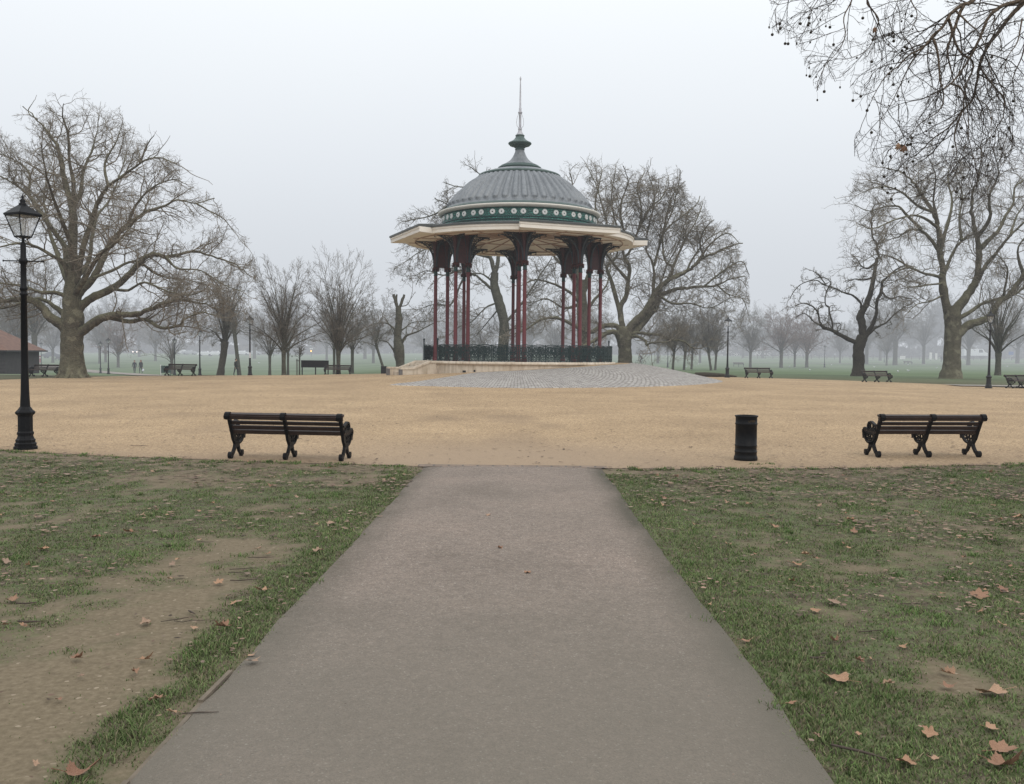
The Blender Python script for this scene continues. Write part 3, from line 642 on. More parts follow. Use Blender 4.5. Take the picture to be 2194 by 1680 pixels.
def leaf_mesh(seed):
    rd = random.Random(seed); N = 40; vs = [(0, 0, 0)]; curl = rd.uniform(2, 6); cx = rd.uniform(-3, 3)
    for ringk in (.5, 1):
        for i in range(N):
            a = 2 * PI * i / N; t = (math.degrees(a) + 180) % 360 - 180
            lobe = max(math.exp(-((t - c) / wd) ** 2) * hgt for c, wd, hgt in ((0, 25, 1), (52, 21, .88), (-52, 21, .88), (105, 24, .62), (-105, 24, .62)))
            r = (.46 + .58 * lobe) * (1 + .10 * math.sin(i * 2.9 + seed)) * ringk
            if abs(t) > 165: r *= .75
            x_, y_ = r * math.cos(a), r * math.sin(a)
            z_ = .10 * math.sin(3 * a + seed) * r + .62 * r * r * (abs(math.sin(a * 1.0 + seed)) ** 2) * (curl / 5) + .05 * cx * x_ * y_ + .04 * rd.random() * ringk
            vs.append((x_, y_, max(z_, -.02)))
    fs = [(0, 1 + i, 1 + (i + 1) % N) for i in range(N)]
    fs += [(1 + i, 1 + N + i, 1 + N + (i + 1) % N, 1 + (i + 1) % N) for i in range(N)]
    b = MB(); b.add(vs, fs, 0, False); b.tube([(-.2, 0, .0), (-.6, .03, .06), (-1.05, .12, .1)], [.02, .018, .026], 4)
    return b.mesh('fallen_leaf', MT['leaf'])
LM = [leaf_mesh(i) for i in range(9)]
def leaf(p, r_, label, group, seed):
    rd = random.Random(seed); o = bpy.data.objects.new('fallen_leaf', LM[seed % 9]); col.objects.link(o); o.location = p
    o.rotation_euler = (rd.uniform(-.25, .25), rd.uniform(-.25, .25), rd.uniform(0, 6.28)); o.scale = (r_, r_ * rd.uniform(.4, .85), r_ * rd.uniform(.7, 1.4))
    return props(o, label, 'leaf', group)
NAMED = [(478, 1349, .085, 'pale tan curled leaf lying on the grass verge beside the worn soil'), (312, 1341, .075, 'flat pinkish tan leaf lying alone on the bare soil left of the path'),
 (160, 1668, .10, 'large broad tan leaf at the bottom left corner of the lawn'), (28, 1292, .08, 'tan leaf on grass at the left edge above the bare soil'),
 (15, 1211, .085, 'tan leaf at the far left edge of the lawn'), (93, 1184, .08, 'long pale tan leaf on grass near the left edge, beyond the other two'),
 (208, 1157, .08, 'thin tan leaf on the left lawn, left of the pale upright leaf'), (280, 1145, .09, 'pale cream leaf standing up on the middle of the left lawn'),
 (537, 1430, .06, 'small curled leaf on the left edge of the path beside a white twig'), (680, 1188, .08, 'brown folded leaf at the verge left of the path'),
 (565, 1272, .07, 'tan leaf beside a dark stick near the left verge'), (163, 1422, .06, 'small tan leaf on the bare soil below the others'),
 (505, 1300, .055, 'dark curled brown leaf on the left verge above the pale curled leaf'), (710, 1125, .085, 'dark brown rolled leaf near the top of the left verge'),
 (1785, 1296, .085, 'pinkish tan pointed leaf on the bare patch of the right lawn'), (1790, 1381, .075, 'flat tan leaf below the bare patch of the right lawn'),
 (1800, 1468, .115, 'big curled orange brown leaf raised on the right lawn'), (1705, 1217, .08, 'orange brown leaf on grass right of the path, halfway up the lawn'),
 (2035, 1452, .075, 'pink brown leaf on the right lawn, right of the big curled leaf'), (2135, 1493, .12, 'large pair of folded brown leaves near the right edge'),
 (2180, 1113, .085, 'pale tan broad leaf at the right edge, well up the lawn'), (2150, 1268, .09, 'brown leaf near the right edge beside other dark leaves'),
 (2095, 1284, .10, 'long tan leaf near the right edge, left of a dark curled one'), (1603, 1083, .075, 'tan upright leaf on the right lawn below the litter bin'),
 (1650, 1108, .085, 'long pinkish leaf on the right lawn below the upright one'), (1657, 1133, .075, 'whitish grey leaf on the right lawn, nearest below the long pinkish one'),
 (1830, 1147, .08, 'pale tan leaf in the middle of the right lawn'), (1820, 1118, .08, 'reddish tan leaf in the middle of the right lawn, just beyond the pale one'),
 (1945, 1650, .09, 'pale grey crumpled leaf at the bottom of the right lawn'), (2140, 1655, .11, 'bright orange tan leaf in the bottom right corner'),
 (2145, 1622, .10, 'dull brown leaf just above the bright one in the bottom right corner'), (1425, 1073, .055, 'small dark brown leaf near the top right verge of the path'),
 (1995, 1590, .055, 'small brown leaf on bare earth near the bottom right'), (1840, 1425, .05, 'thin orange leaf lying left of the sticks on the right lawn'),
 (1045, 1111, .055, 'dark brown leaf lying on the path'), (1130, 1236, .05, 'pale tan leaf lying in the middle of the path'), (1070, 1183, .04, 'whitish scrap of leaf lying on the path')]
for i, (px, py, s_, lb) in enumerate(NAMED):
    p = gpix(px, py); p.z = gheight(np.array([p.x]), np.array([p.y]))[0] + (.022 if abs(p.x) > 1.35 else .036); leaf(p, s_ * .8, lb, None, i)
rd = random.Random(5); cnt = 0
while cnt < 250:
    x, y = lawn_points(1, pw=1.1)
    if not len(x): continue
    x, y = float(x[0]), float(y[0])
    if x < 0 and rd.random() < .45: continue
    leaf(Vector((x, y, gheight(np.array([x]), np.array([y]))[0] + .02)), rd.uniform(.022, .048), 
         'small brown dead leaf among the scatter on the left lawn' if x < 0 else 'small brown dead leaf among the scatter on the right lawn',
         'dead leaves scattered on the left lawn' if x < 0 else 'dead leaves scattered on the right lawn', 100 + cnt); cnt += 1
def stick(p, ang, L, r_, label, seed):
    rd = random.Random(seed); pts = [(L * (t - .5), rd.uniform(-.05, .05) * L, r_ + rd.uniform(0, .006)) for t in (0, .25, .5, .75, 1)]
    L *= .8; r_ *= .62; b = MB(); b.tube(pts, [r_ * .8, r_, r_, r_ * .8, r_ * .4], 6)
    if L > .2: b.tube([pts[2], (pts[2][0] + L * .2, pts[2][1] + L * .12, .02)], [r_ * .6, r_ * .3], 5)
    return props(b.build('fallen_stick', MT['stick'], None, p, ang), label, 'stick', 'sticks fallen on the lawns')
for i, (px, py, an, L, r_, lb) in enumerate([(62, 1341, .05, .13, .011, 'short thick dark stick on the bare soil near the left edge'), (385, 1333, .6, .22, .005, 'thin forked twig on the bare soil above the flat leaf'),
  (410, 1337, .2, .2, .004, 'second thin twig right beside the forked one on the bare soil'), (412, 1320, -.8, .09, .009, 'stubby dark stick lying up and left of the curled leaf'),
  (522, 1224, .15, .2, .006, 'dark twig across the top of the bare soil'), (512, 1233, .1, .15, .005, 'thin twig just below another at the top of the bare soil'),
  (525, 1249, .3, .2, .007, 'dark stick with a pale leaf beside it at the left verge'), (430, 1535, .15, .16, .005, 'curved twig lying over the timber edging of the path'),
  (57, 1300, .3, .12, .009, 'dark stick near the left edge of the lawn'), (440, 1166, .05, .14, .005, 'pale straight twig on the left lawn'),
  (668, 1126, 1.3, .13, .005, 'bent whitish twig standing at the top of the left verge'), (560, 1200, .1, .2, .006, 'dark twig lying across the worn soil far up the track'),
  (1752, 1418, .1, .09, .009, 'short dark stick on the right lawn left of the bare patch'), (1765, 1408, .7, .06, .008, 'tiny stub crossing the end of the short dark stick'),
  (1865, 1279, .1, .14, .005, 'long thin twig on the right lawn beyond the bare patch'), (1775, 1130, .1, .25, .006, 'thin branch lying on the upper right lawn'),
  (1840, 1622, -.6, .22, .010, 'knobbly dark branch at the bottom of the right lawn'), (1960, 1300, .1, .2, .005, 'dark twig near the right edge beside brown leaves'),
  (1875, 1358, .2, .22, .005, 'faint twig across the middle of the right lawn'), (640, 942, .2, .12, .006, 'crooked twig on the gravel beneath the left bench'),
  (300, 958, .05, .3, .006, 'long twig on the gravel beside the lamp post')]):
    p = gpix(px, py); p.z += .012; stick(p, an, L, r_, lb, i)
# ------------------------------------------------------------------ bandstand
def pol(R, az, z): return (R * math.sin(math.radians(az)), -R * math.cos(math.radians(az)), z)
bs = thing('bandstand', 'ornate domed bandstand with maroon columns and green railing on a pale stone base', 'bandstand', (BX, BY, 0))
b = MB(); b.lathe([(5.25, -.4), (5.25, 1.02)], 96, smooth=True, cap=False); b.build('plinth_wall', MT['stone'], bs)
b = MB(); b.lathe([(5.22, 1.015), (5.35, 1.02), (5.37, 1.05), (5.36, 1.14), (5.30, 1.165), (4.9, 1.165)], 96, cap=False); b.build('coping', MT['stone'], bs)
b = MB(); b.lathe([(4.95, 1.15), (.0, 1.17)], 64, cap=False); b.build('floor', MT['endstone'], bs)
for az, wd in ((-31, .18), (-24.5, .09)):
    b = MB(); p = pol(5.262, az, .66 if wd > .1 else .70); b.box(p, (wd, .03, .10), rz=math.radians(az)); b.build('vent', MT['board'], bs)
# stairs facing the left, with two sloping cheek walls
def stair(az):
    n = Vector((math.sin(math.radians(az)), -math.cos(math.radians(az)), 0)); t = Vector((math.cos(math.radians(az)), math.sin(math.radians(az)), 0))
    st = bpy.data.objects.new('stair', None); col.objects.link(st); st.parent = bs
    b = MB()
    for i in range(5):
        s0, s1 = 5.2, 6.75 - i * .30; z1 = .42 + (i + 1) * .145
        c = n * (s0 + s1) / 2; b.box((c.x, c.y, z1 / 2 - .05), (2.1, s1 - s0, z1 + .1), rz=math.radians(az))
    b.build('steps', MT['stone'], st)
    for sg in (-1, 1):
        lat = sg * 1.22; b = MB(); prof = [(4.95, -.3), (4.95, 1.07), (5.45, 1.07), (6.35, .72), (6.95, .72), (6.95, -.3)]; vs = []
        for q in (-.16, .16):
            for s, z in prof: p = n * s + t * (lat + q); vs.append((p.x, p.y, z))
        k = len(prof); b.add(vs, [tuple(range(k)), tuple(reversed(range(k, 2 * k)))] + [(i, (i + 1) % k, k + (i + 1) % k, k + i) for i in range(k)])
        ck = b.build('cheek_wall', MT['stone'], st)
        b = MB()
        for (s0, z0), (s1, z1) in (((5.0, 1.07), (5.45, 1.07)), ((5.45, 1.07), (6.35, .72)), ((6.35, .72), (7.02, .72))):
            b.beam(n * s0 + t * lat + Vector((0, 0, z0 + .045)), n * s1 + t * lat + Vector((0, 0, z1 + .045)), .42, .09)
        b.build('coping_slab', MT['stone'], ck)
        b = MB(); p = n * 6.99 + t * lat; b.box((p.x, p.y, .52), (.345, .12, .40), rz=math.radians(az)); b.build('end_block', MT['endstone'], ck)
stair(-67.5)
# railing: one panel mesh, repeated round the edge
PW = 2 * 5.15 * math.sin(math.radians(3.75))
def panel_mesh():
    b = MB(); h = PW / 2; H = .86
    P = lambda pts, w_, t_: b.strip(pts, w_, t_)
    P([(-h, .055), (h, .055)], .03, .035); P([(-h, .20), (h, .20)], .02, .025); P([(-h, .72), (h, .72)], .02, .025)
    P([(-h + PW * i / 10, .80 + .055 * math.sin(PI * i / 10)) for i in range(11)], .034, .045)
    for s_ in (-1, 1): P([(s_ * (h - .012), 0), (s_ * (h - .012), .86)], .024, .03)
    for i in range(-3, 4):
        P([(i * .083, .06), (i * .083, .80)], .020, .022)
    for cx_ in (-.2, 0, .2):
        b.ring((cx_, .63), .07, .024, .022); b.ring((cx_, .30), .08, .026, .024); b.ring((cx_, .63), .03, .02, .02)
    b.ring((0, .47), .10, .03, .026); b.ring((0, .47), .05, .03, .026); b.ring((0, .47), .02, .03, .03)
    for s_ in (-1, 1):
        b.ring((s_ * .19, .47), .065, .026, .024); b.ring((s_ * .19, .47), .03, .02, .022); b.ring((s_ * .12, .13), .05, .013, .018); b.ring((s_ * .25, .13), .045, .013, .018)
        b.ring((s_ * .26, .38), .04, .013, .018); b.ring((s_ * .26, .56), .04, .013, .018); b.ring((s_ * .1, .76), .028, .011, .018); b.ring((s_ * .22, .76), .026, .011, .018)
        P([(s_ * .02, .2), (s_ * .12, .38), (s_ * .04, .6), (s_ * .14, .72)], .014, .018); P([(s_ * .3, .2), (s_ * .17, .36), (s_ * .29, .52), (s_ * .2, .72)], .014, .018)
        P([(s_ * .17, 0), (s_ * .17, .055)], .03, .04)
    # panels were drawn in y-z: turn them into x-z
    b.v = [(y, x, z) for x, y, z in b.v]; b.f = [tuple(reversed(f)) for f in b.f]
    return b.mesh('railing_panel', MT['railing'])
pm = panel_mesh(); inst = 0
for i in range(48):
    az = -180 + 7.5 * i + 3.75
    if any(abs(((az - c + 180) % 360) - 180) < 13 for c in (-67.5, 112.5)): continue
    p = pol(5.15 * math.cos(math.radians(3.75)), az, 1.165); put('railing_panel', pm, bs, p, math.radians(az)); inst += 1
b = MB(); b.lathe([(.055, 0), (.055, .05), (.035, .07), (.035, 1.0), (.05, 1.02), (.03, 1.05), (.055, 1.10), (.055, 1.14), (.02, 1.19), (0, 1.2)], 10); gp_ = b.mesh('gate_post', MT['railing'])
for az in (-54, -81, 126, 99): put('gate_post', gp_, bs, pol(5.15, az, 1.165))
# columns in four bays, capitals and pierced brackets
def bracket_mesh(span=1.12):
    b = MB(); cur = []
    for i in range(11):
        t = i / 10; cur.append((.10 + (span - .10) * t ** 2.1, .06 + 1.34 * (1 - (1 - t) ** 1.75)))
    b.strip(cur, .05, .085, 1); b.strip([(.08, 1.42), (span + .05, 1.42)], .055, .11)
    b.strip([(.10, .05), (.10, 1.40)], .05, .07); b.strip([(span, 1.40), (span + .05, 1.31), (span - .05, 1.30)], .03, .07)
    for y, z, r in ((.21, .98, .075), (.22, 1.20, .115), (.44, 1.26, .10), (.63, 1.30, .075), (.17, .78, .045), (.79, 1.35, .045), (.33, 1.06, .055)):
        b.ring((y, z), r, .026, .045); b.ring((y, z), r * .45, .02, .04)
    b.strip([(.12, .6), (.2, .9), (.32, 1.15), (.52, 1.35)], .03, .04)
    return b.mesh('bracket', [MT['bracket'], MT['edge_highlight']])
bmesh_ = bracket_mesh(); bshort = bracket_mesh(.34)
cb = MB(); cb.lathe([(.15, 0), (.15, .12), (.12, .16), (.135, .2), (.115, .26), (.103, .3), (.094, 4.62)], 14); colm = cb.mesh('column', MT['maroon'])
cb = MB(); cb.lathe([(.082, 0), (.13, .02), (.10, .06), (.10, .22), (.125, .27), (.09, .30), (.10, .33)], 12); cb.lathe([(.10, .33), (.18, .36), (.20, .42), (.15, .47), (.11, .5)], 8, mi=1, smooth=False)
for k in range(8):
    a = k * PI / 4; cb.box((.16 * math.cos(a), .16 * math.sin(a), .30), (.06, .05, .12), rz=a, mi=1)
capm = cb.mesh('capital', [MT['teal'], MT['maroon_dark']])
cb = MB(); cb.lathe([(.115, 0), (.12, .5), (.17, 1.05), (.26, 1.44)], 8, smooth=False, cap=False); cb.box((0, 0, 1.44), (.5, .5, .06)); pierm = cb.mesh('impost', MT['maroon_dark'])
wm = MB(); wm.box((0, 0, .70), (.055, .52, 1.5)); webm = wm.mesh('web', MT['maroon_dark'])
for c_ in (22.5, 112.5, 202.5, 292.5):
    c_ += 1.4; n = Vector((math.sin(math.radians(c_)), -math.cos(math.radians(c_)), 0)); t = Vector((math.cos(math.radians(c_)), math.sin(math.radians(c_)), 0))
    for s_ in (-1, 1):
        for a_, out in ((4.25, 1), (3.56, -1)):
            p = n * a_ + t * s_ * 1.57; co = put('column', colm, bs, (p.x, p.y, 1.16)); cp = put('capital', capm, co, (0, 0, 4.60)); put('impost', pierm, cp, (0, 0, .46))
            if out > 0: put('web', webm, cp, Vector((0, 0, .5)) - n * .345, math.atan2(n.y, n.x) - PI / 2)
            dirs = [n * out, t, -t] + ([n * -out] if True else [])
            for j, d in enumerate(dirs):
                put('bracket', bmesh_ if j < 3 else bshort, co, (0, 0, 5.01), math.atan2(d.y, d.x) - PI / 2)
# eaves: four straight bays and four curved recesses
def outline(Rv, Rr, nb=10, nr=12):
    pts = []
    for k in range(4):
        c_ = 22.5 + 90 * k
        for i in range(nb + 1):
            d = -22.5 + 45 * i / nb; R = Rv * math.cos(math.radians(22.5)) / math.cos(math.radians(d)); pts.append((R, c_ + d))
        for i in range(nr + 1): pts.append((Rr, c_ + 22.5 + .25 + 44.5 * i / nr))
    return pts
O = outline(7.0, 6.2); N = len(O)
def band(name, rows, mat, cap=None, smooth=False):
    b = MB(); vs = []; m = len(rows)
    for off, z in rows:
        for R, az in O:
            RR = off[0] if isinstance(off, tuple) else R + off
            vs.append(pol(RR, az, z))
    fs = [(k * N + i, k * N + (i + 1) % N, (k + 1) * N + (i + 1) % N, (k + 1) * N + i) for k in range(m - 1) for i in range(N)]
    b.add(vs, fs); o = b.build(name, mat, bs); return o
band('eaves_roof', [((4.15,), 8.24), ((5.0,), 8.15), (-.0, 7.96), (.10, 7.93), (.10, 7.84), (.045, 7.83)], MT['slate'])
band('fascia', [(.045, 7.835), (.045, 7.74), (.01, 7.73), (.01, 7.56), (-.05, 7.555)], MT['fascia'])
b = MB()
sf = [pol(R - .05, az, 7.56) for R, az in O] + [pol(4.6, az, 7.62) for R, az in O] + [(0, 0, 8.1)]
b.add(sf, [(i, (i + 1) % N, N + (i + 1) % N, N + i) for i in range(N)] + [(N + i, N + (i + 1) % N, 2 * N) for i in range(N)]); b.build('soffit', MT['cream'], bs)
b = MB()
for az in np.arange(0, 360, 22.5):
    b.beam(pol(4.6, az, 7.60), pol(.6, az, 8.0), .04, .05); b.beam(pol(4.55, az, 7.60), pol(6.0, az, 7.57), .035, .05)
for R, z in ((4.55, 7.60), (2.6, 7.81), (5.65, 7.555)):
    pts = [pol(R, a, z) for a in np.arange(0, 360, 5)]; b.tube(pts, .028, 5, closed=True)
for k in range(8):   # arched tracery between the ribs
    b.tube([pol(2.6 + 1.95 * math.sin(PI * i / 12), 22.5 + k * 45 - 22.5 + 45 * i / 12, 7.80 - .21 * math.sin(PI * i / 12)) for i in range(13)], .022, 5)
b.build('soffit_ribs', MT['rib'], bs)
def gut():
    b = MB()
    for k in range(4):
        for d in (-22.5, 22.5):
            b.box(pol(6.62, 22.5 + 90 * k + d * 1.01, 7.70), (.02, .80, .26), rz=math.radians(22.5 + 90 * k + d))
    b.build('fascia_return', MT['fascia'], bs)
gut()
# flashing slabs lying on the eaves below the frieze
b = MB(); na = 128; vs = []
for z, r_ in ((8.22, 4.2), (8.98, 4.2)):
    for i in range(na): vs.append(pol(r_, 360 * i / na, z))
me = MB(); me.add(vs, [(i, (i + 1) % na, na + (i + 1) % na, na + i) for i in range(na)], smooth=True); fm = me.mesh('frieze', MT['frieze'])
l_ = fm.uv_layers.new(name='UVMap')
for poly in fm.polygons:
    us = [(fm.loops[k].vertex_index % na) for k in poly.loop_indices]
    for k, u_ in zip(poly.loop_indices, us):
        uu = u_ if not (max(us) - min(us) > na / 2 and u_ == 0) else na
        l_.data[k].uv = (uu * 2 * PI * 4.2 / na, fm.vertices[fm.loops[k].vertex_index].co.z - 8.22)
fz = put('frieze', fm, bs)
b = MB(); b.lathe([(0, .012), (.035, .014), (.038, .035), (.118, .030), (.142, .012), (.142, -.02)], 20, cap=False, mi=0, smooth=False); b.lathe([(.034, .015), (0, .03)], 12, mi=1, cap=False); 
for k in range(8): b.beam((.04 * math.cos(k * PI / 4), .04 * math.sin(k * PI / 4), .034), (.1 * math.cos(k * PI / 4), .1 * math.sin(k * PI / 4), .034), .006, .006)
b.v = [(x, -z, y) for x, y, z in b.v]; rm = b.mesh('rosette', [MT['white'], MT['bracket']])
for i in range(48):
    az = 3.0 + 7.5 * i + (.55 if i % 2 else -.55); put('rosette', rm, fz, pol(4.21, az, 8.73), math.radians(az))
for z in (8.50, 8.36, 8.955):
    b = MB(); b.tube([pol(4.215, a, z) for a in np.arange(0, 360, 4)], .022, 6, closed=True); b.build('frieze_moulding', MT['teal'], fz)
b = MB(); b.lathe([(4.2, 9.15), (4.28, 9.16), (4.36, 9.20), (4.42, 9.27), (4.44, 9.33), (4.42, 9.36), (4.38, 9.37)], 96, cap=False); b.build('cornice', MT['fascia'], bs)
b = MB(); b.lathe([(4.36, 9.37), (4.37, 9.405), (4.28, 9.43), (4.12, 9.52)], 96, cap=False); b.build('cornice_lip', MT['greenmould'], bs)
# fluted lead dome
zr = [(4.12, 9.515), (3.98, 9.60), (3.90, 9.66), (3.80, 9.79), (3.70, 9.92), (3.62, 10.02), (3.48, 10.19), (3.30, 10.37), (3.07, 10.58), (2.80, 10.84), (2.62, 11.0), (2.44, 11.14), (2.30, 11.28), (2.16, 11.40)]
rz_ = np.array(zr); sl = np.r_[0, np.cumsum(np.hypot(*np.diff(rz_, axis=0).T))]; q = np.linspace(0, sl[-1], 64); R_d = np.interp(q, sl, rz_[:, 0]); Z_d = np.interp(q, sl, rz_[:, 1])
NAD = 48 * 12; aa = np.linspace(0, 2 * PI, NAD + 1)[None]; ph = (aa * 48 / (2 * PI)) % 1.0 - .5; s_ = (q / sl[-1])[:, None]
half = np.where(s_ < .17, .34 * np.sqrt(np.clip(1 - ((.17 - s_) / .06) ** 2, 0, 1)), .34 + .0 * s_); half = half * (s_ < .965)
amp = .145 * np.clip((1.0 - s_) * 2.2 + .35, 0, 1) * np.sqrt(np.clip(1 - (ph / np.maximum(half, 1e-3)) ** 2, 0, 1)) * (half > .02)
dR = np.gradient(R_d); dZ = np.gradient(Z_d); L_ = np.hypot(dR, dZ); nr = (dZ / L_)[:, None]; nz = (-dR / L_)[:, None]
RR = R_d[:, None] + amp * nr; ZZ = Z_d[:, None] + amp * nz
dm = grid_mesh('dome', RR * np.sin(aa), -RR * np.cos(aa), ZZ, MT['lead']); put('dome', dm, bs)
b = MB(); b.tube([pol(2.17, a, 11.42) for a in np.arange(0, 360, 4)], .085, 8, closed=True); b.build('dome_moulding', MT['greenmould'], bs)
b = MB(); b.lathe([(2.14, 11.48), (1.9, 11.60), (1.55, 11.72), (1.22, 11.79)], 64, cap=False); b.build('upper_roof', MT['lead'], bs)
b = MB(); b.lathe([(1.16, 11.76), (1.16, 11.84), (1.20, 11.87), (1.18, 11.93), (1.06, 11.96), (1.05, 12.02), (.96, 12.05)], 64, cap=False); b.build('lantern_base', MT['greenmould'], bs)
cz = [(.98, 12.03), (.76, 12.15), (.60, 12.26), (.49, 12.37), (.40, 12.50), (.33, 12.63), (.27, 12.78), (.235, 12.90)]
c_ = np.array(cz); aa = np.linspace(0, 2 * PI, 20 * 8 + 1)[None]; fl = np.clip(1 - (c_[:, 1] - 12.05) / .42, 0, 1)[:, None] * .05 * np.sqrt(np.abs(np.cos(aa * 10)))
Rk = c_[:, :1] * (1 + fl); put('flared_cap', grid_mesh('flared_cap', Rk * np.sin(aa), -Rk * np.cos(aa), c_[:, 1:] + 0 * aa, MT['lead']), bs)
b = MB(); b.lathe([(.235, 12.89), (.265, 12.91), (.265, 12.95), (.235, 12.97), (.25, 13.0), (.32, 13.06), (.46, 13.13), (.55, 13.15), (.56, 13.19), (.62, 13.22), (.64, 13.27), (.61, 13.31), (.46, 13.38), (.33, 13.47), (.245, 13.58), (.225, 13.64), (.25, 13.66), (.25, 13.70), (.21, 13.72)], 40, cap=False); b.build('urn', MT['greenmould'], bs)
sp_ = MB(); sp_.lathe([(.205, 13.71), (.19, 13.76), (.12, 13.86), (.085, 13.97), (.11, 13.99), (.11, 14.03), (.07, 14.06), (.062, 14.76), (.115, 14.80), (.12, 14.85), (.07, 14.89), (.075, 15.05), (.055, 15.08), (.035, 16.3), (.022, 16.58), (.03, 16.62), (.05, 16.70), (.04, 16.76), (.012, 16.84), (0, 16.86)], 14)
so_ = sp_.build('spire', MT['spire_white'], bs)
b = MB()
for k in range(4):
    a = k * PI / 2 + .2; b.tube([(r_ * math.cos(a), r_ * math.sin(a), z) for r_, z in ((.08, 14.06), (.17, 14.16), (.2, 14.32), (.17, 14.55), (.08, 14.78))], .012, 5)
b.build('spire_hoops', MT['spire_white'], so_)
ZO = [8.3, 9.15, 9.37, 9.515, 11.42, 11.79, 11.93, 13.27, 13.71, 14.82, 16.86]; ZN = [8.1, 8.96, 9.14, 9.29, 11.2, 11.56, 11.7, 13.02, 13.47, 14.68, 16.64]
for o_ in [c for c in bs.children_recursive if c.name.split('.')[0] in ('cornice', 'cornice_lip', 'dome', 'dome_moulding', 'upper_roof', 'lantern_base', 'flared_cap', 'urn', 'spire', 'spire_hoops')]:
    me_ = o_.data; q_ = np.empty(len(me_.vertices) * 3, np.float32); me_.vertices.foreach_get('co', q_); q_ = q_.reshape(-1, 3); q_[:, 2] = np.interp(q_[:, 2], ZO, ZN); me_.vertices.foreach_set('co', q_.ravel()); me_.update()

# ------------------------------------------------------------------ park benches
def frame_mesh(iron, arm):
    b = MB(); t = .042
    b.strip([(-.31, .665), (-.285, .60), (-.235, .50), (-.19, .41), (-.15, .33), (-.11, .26), (-.075, .20)], [.05, .06, .062, .066, .07, .06, .05], t)
    b.ring((-.335, .645), .035, .05, t + .03, 12)
    b.strip([(-.075, .215), (-.10, .15), (-.15, .09), (-.20, .055), (-.235, .035)], [.05, .05, .045, .045, .05], t); b.ring((-.245, .052), .027, .05, t + .012, 12); b.strip([(-.24, .02), (-.24, 0)], .05, t)
    b.strip([(.015, .215), (.03, .15), (.065, .09), (.105, .06), (.135, .045)], [.05, .048, .042, .042, .045], t); b.ring((.145, .056), .023, .045, t + .01, 12); b.strip([(.14, .02), (.14, 0)], .045, t)
    b.strip([(-.09, .215), (.03, .215)], .055, t); b.ring((-.03, .185), .018, .035, t)
    b.strip([(-.19, .365), (.22, .385)], .03, t)
    arc = [(.02 + .20 * math.cos(a), .365 + .16 * math.sin(a)) for a in np.linspace(PI, 2 * PI, 12)]; b.strip(arc, .03, t)
    for y, z, r in ((-.09, .315, .03), (-.02, .32, .035), (.06, .33, .03), (.12, .34, .025), (-.03, .26, .028), (.04, .265, .028), (.095, .285, .02), (-.13, .35, .018)): b.ring((y, z), r, .012, .02, 10)
    b.strip([(.22, .385), (.255, .36), (.25, .32), (.235, .30)], .032, t); b.box((0, .24, .295), (t, .035, .05))
    o = b
    return o
def arm_mesh():
    b = MB(); t = .045
    b.strip([(-.24, .51), (-.17, .505), (-.10, .53), (-.03, .555), (.04, .54), (.075, .49), (.06, .44), (.02, .425)], .03, t)
    b.strip([(-.20, .42), (-.1, .425), (.0, .42), (.08, .425), (.15, .445), (.205, .43), (.225, .385), (.205, .34)], .034, t)
    for y, z, r in ((-.12, .47, .032), (-.04, .49, .042), (.025, .48, .03), (-.185, .46, .022), (.15, .405, .026), (-.06, .445, .016)): b.ring((y, z), r, .013, .022, 10)
    return b
BL = 1.74
def make_bench(name, label, far=False, group='park benches around the plaza', weath=None):
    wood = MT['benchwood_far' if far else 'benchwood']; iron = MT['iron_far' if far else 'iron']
    root = thing(name, label, 'bench', group=group)
    h = BL / 2
    b = MB()   # back slats, following the lean of the frames
    def slat(y, z, ang, wd, th, L=BL, x0=0):
        q = Matrix.Rotation(ang, 3, 'X'); b.box((x0, y, z), (L, th, wd), mat=q)
    slat(-.318, .668, -1.25, .070, .030, BL + .07); slat(-.352, .625, .35, .055, .030, BL + .07)
    for y, z in ((-.262, .545), (-.225, .475), (-.185, .402)): slat(y, z, math.atan2(.09, .2) , .052 if z > .45 else .062, .026, BL + .02)
    bo = b.build('backrest', wood, root)
    b = MB()
    for i, (y, z) in enumerate(((-.12, .392), (-.045, .397), (.03, .402), (.105, .407), (.18, .41))): b.box((0, y, z), (BL + .02, .058, .026))
    b.box((0, .228, .392), (BL + .04, .03, .05)); b.build('seat', wood, root)
    fm_ = frame_mesh(iron, False)
    fmm = fm_.mesh('frame', iron); am = arm_mesh().mesh('armrest', iron)
    for x in (-h + .02, 0, h - .02):
        f = put('frame', fmm, root, (x, 0, 0))
        if x != 0: put('armrest', am, f, (math.copysign(.015, x), 0, 0))
    b = MB(); b.box((-.06 if not far else 0, -.332, .628), (.085, .006, .03), mat=Matrix.Rotation(.35, 3, 'X')); b.build('plaque', MT['steel'], bo)
    return root
def place(o, x, y, rz, dz=0, label=None):
    o.location = (x, y, gz(x, y) + .006 + dz); o.rotation_euler = (0, 0, rz)
    if label: o['label'] = label
    return o
b1 = make_bench('park_bench', 'dark slatted bench with iron scroll legs seen from behind, left of the path')
p1 = gpix(621, 984); place(b1, p1.x, p1.y + .10, math.radians(-7))
b2 = copy_tree(b1); p2 = gpix(1979, 979); place(b2, p2.x, p2.y + .12, math.radians(6), 0, 'dark slatted bench with iron scroll legs seen from behind, right of the litter bin')
bf = make_bench('park_bench', 'weathered bench facing the plaza between two grey bins and a lamp', far=True)
FB = [(385, 54.5, 170, None), (94, 52.5, 168, 'weathered bench at the foot of the huge left plane tree, in front of the hut'),
      (723, 63.5, 176, 'weathered bench standing in front of the black noticeboard'), (1627, 61.5, 188, 'weathered bench on the grass edge right of the lamp with a fallen log'),
      (1881, 56.5, 194, 'weathered bench under the gnarled tree on the right'), (2190, 49.0, 206, 'weathered bench cut off by the right edge, beyond the right lamp')]
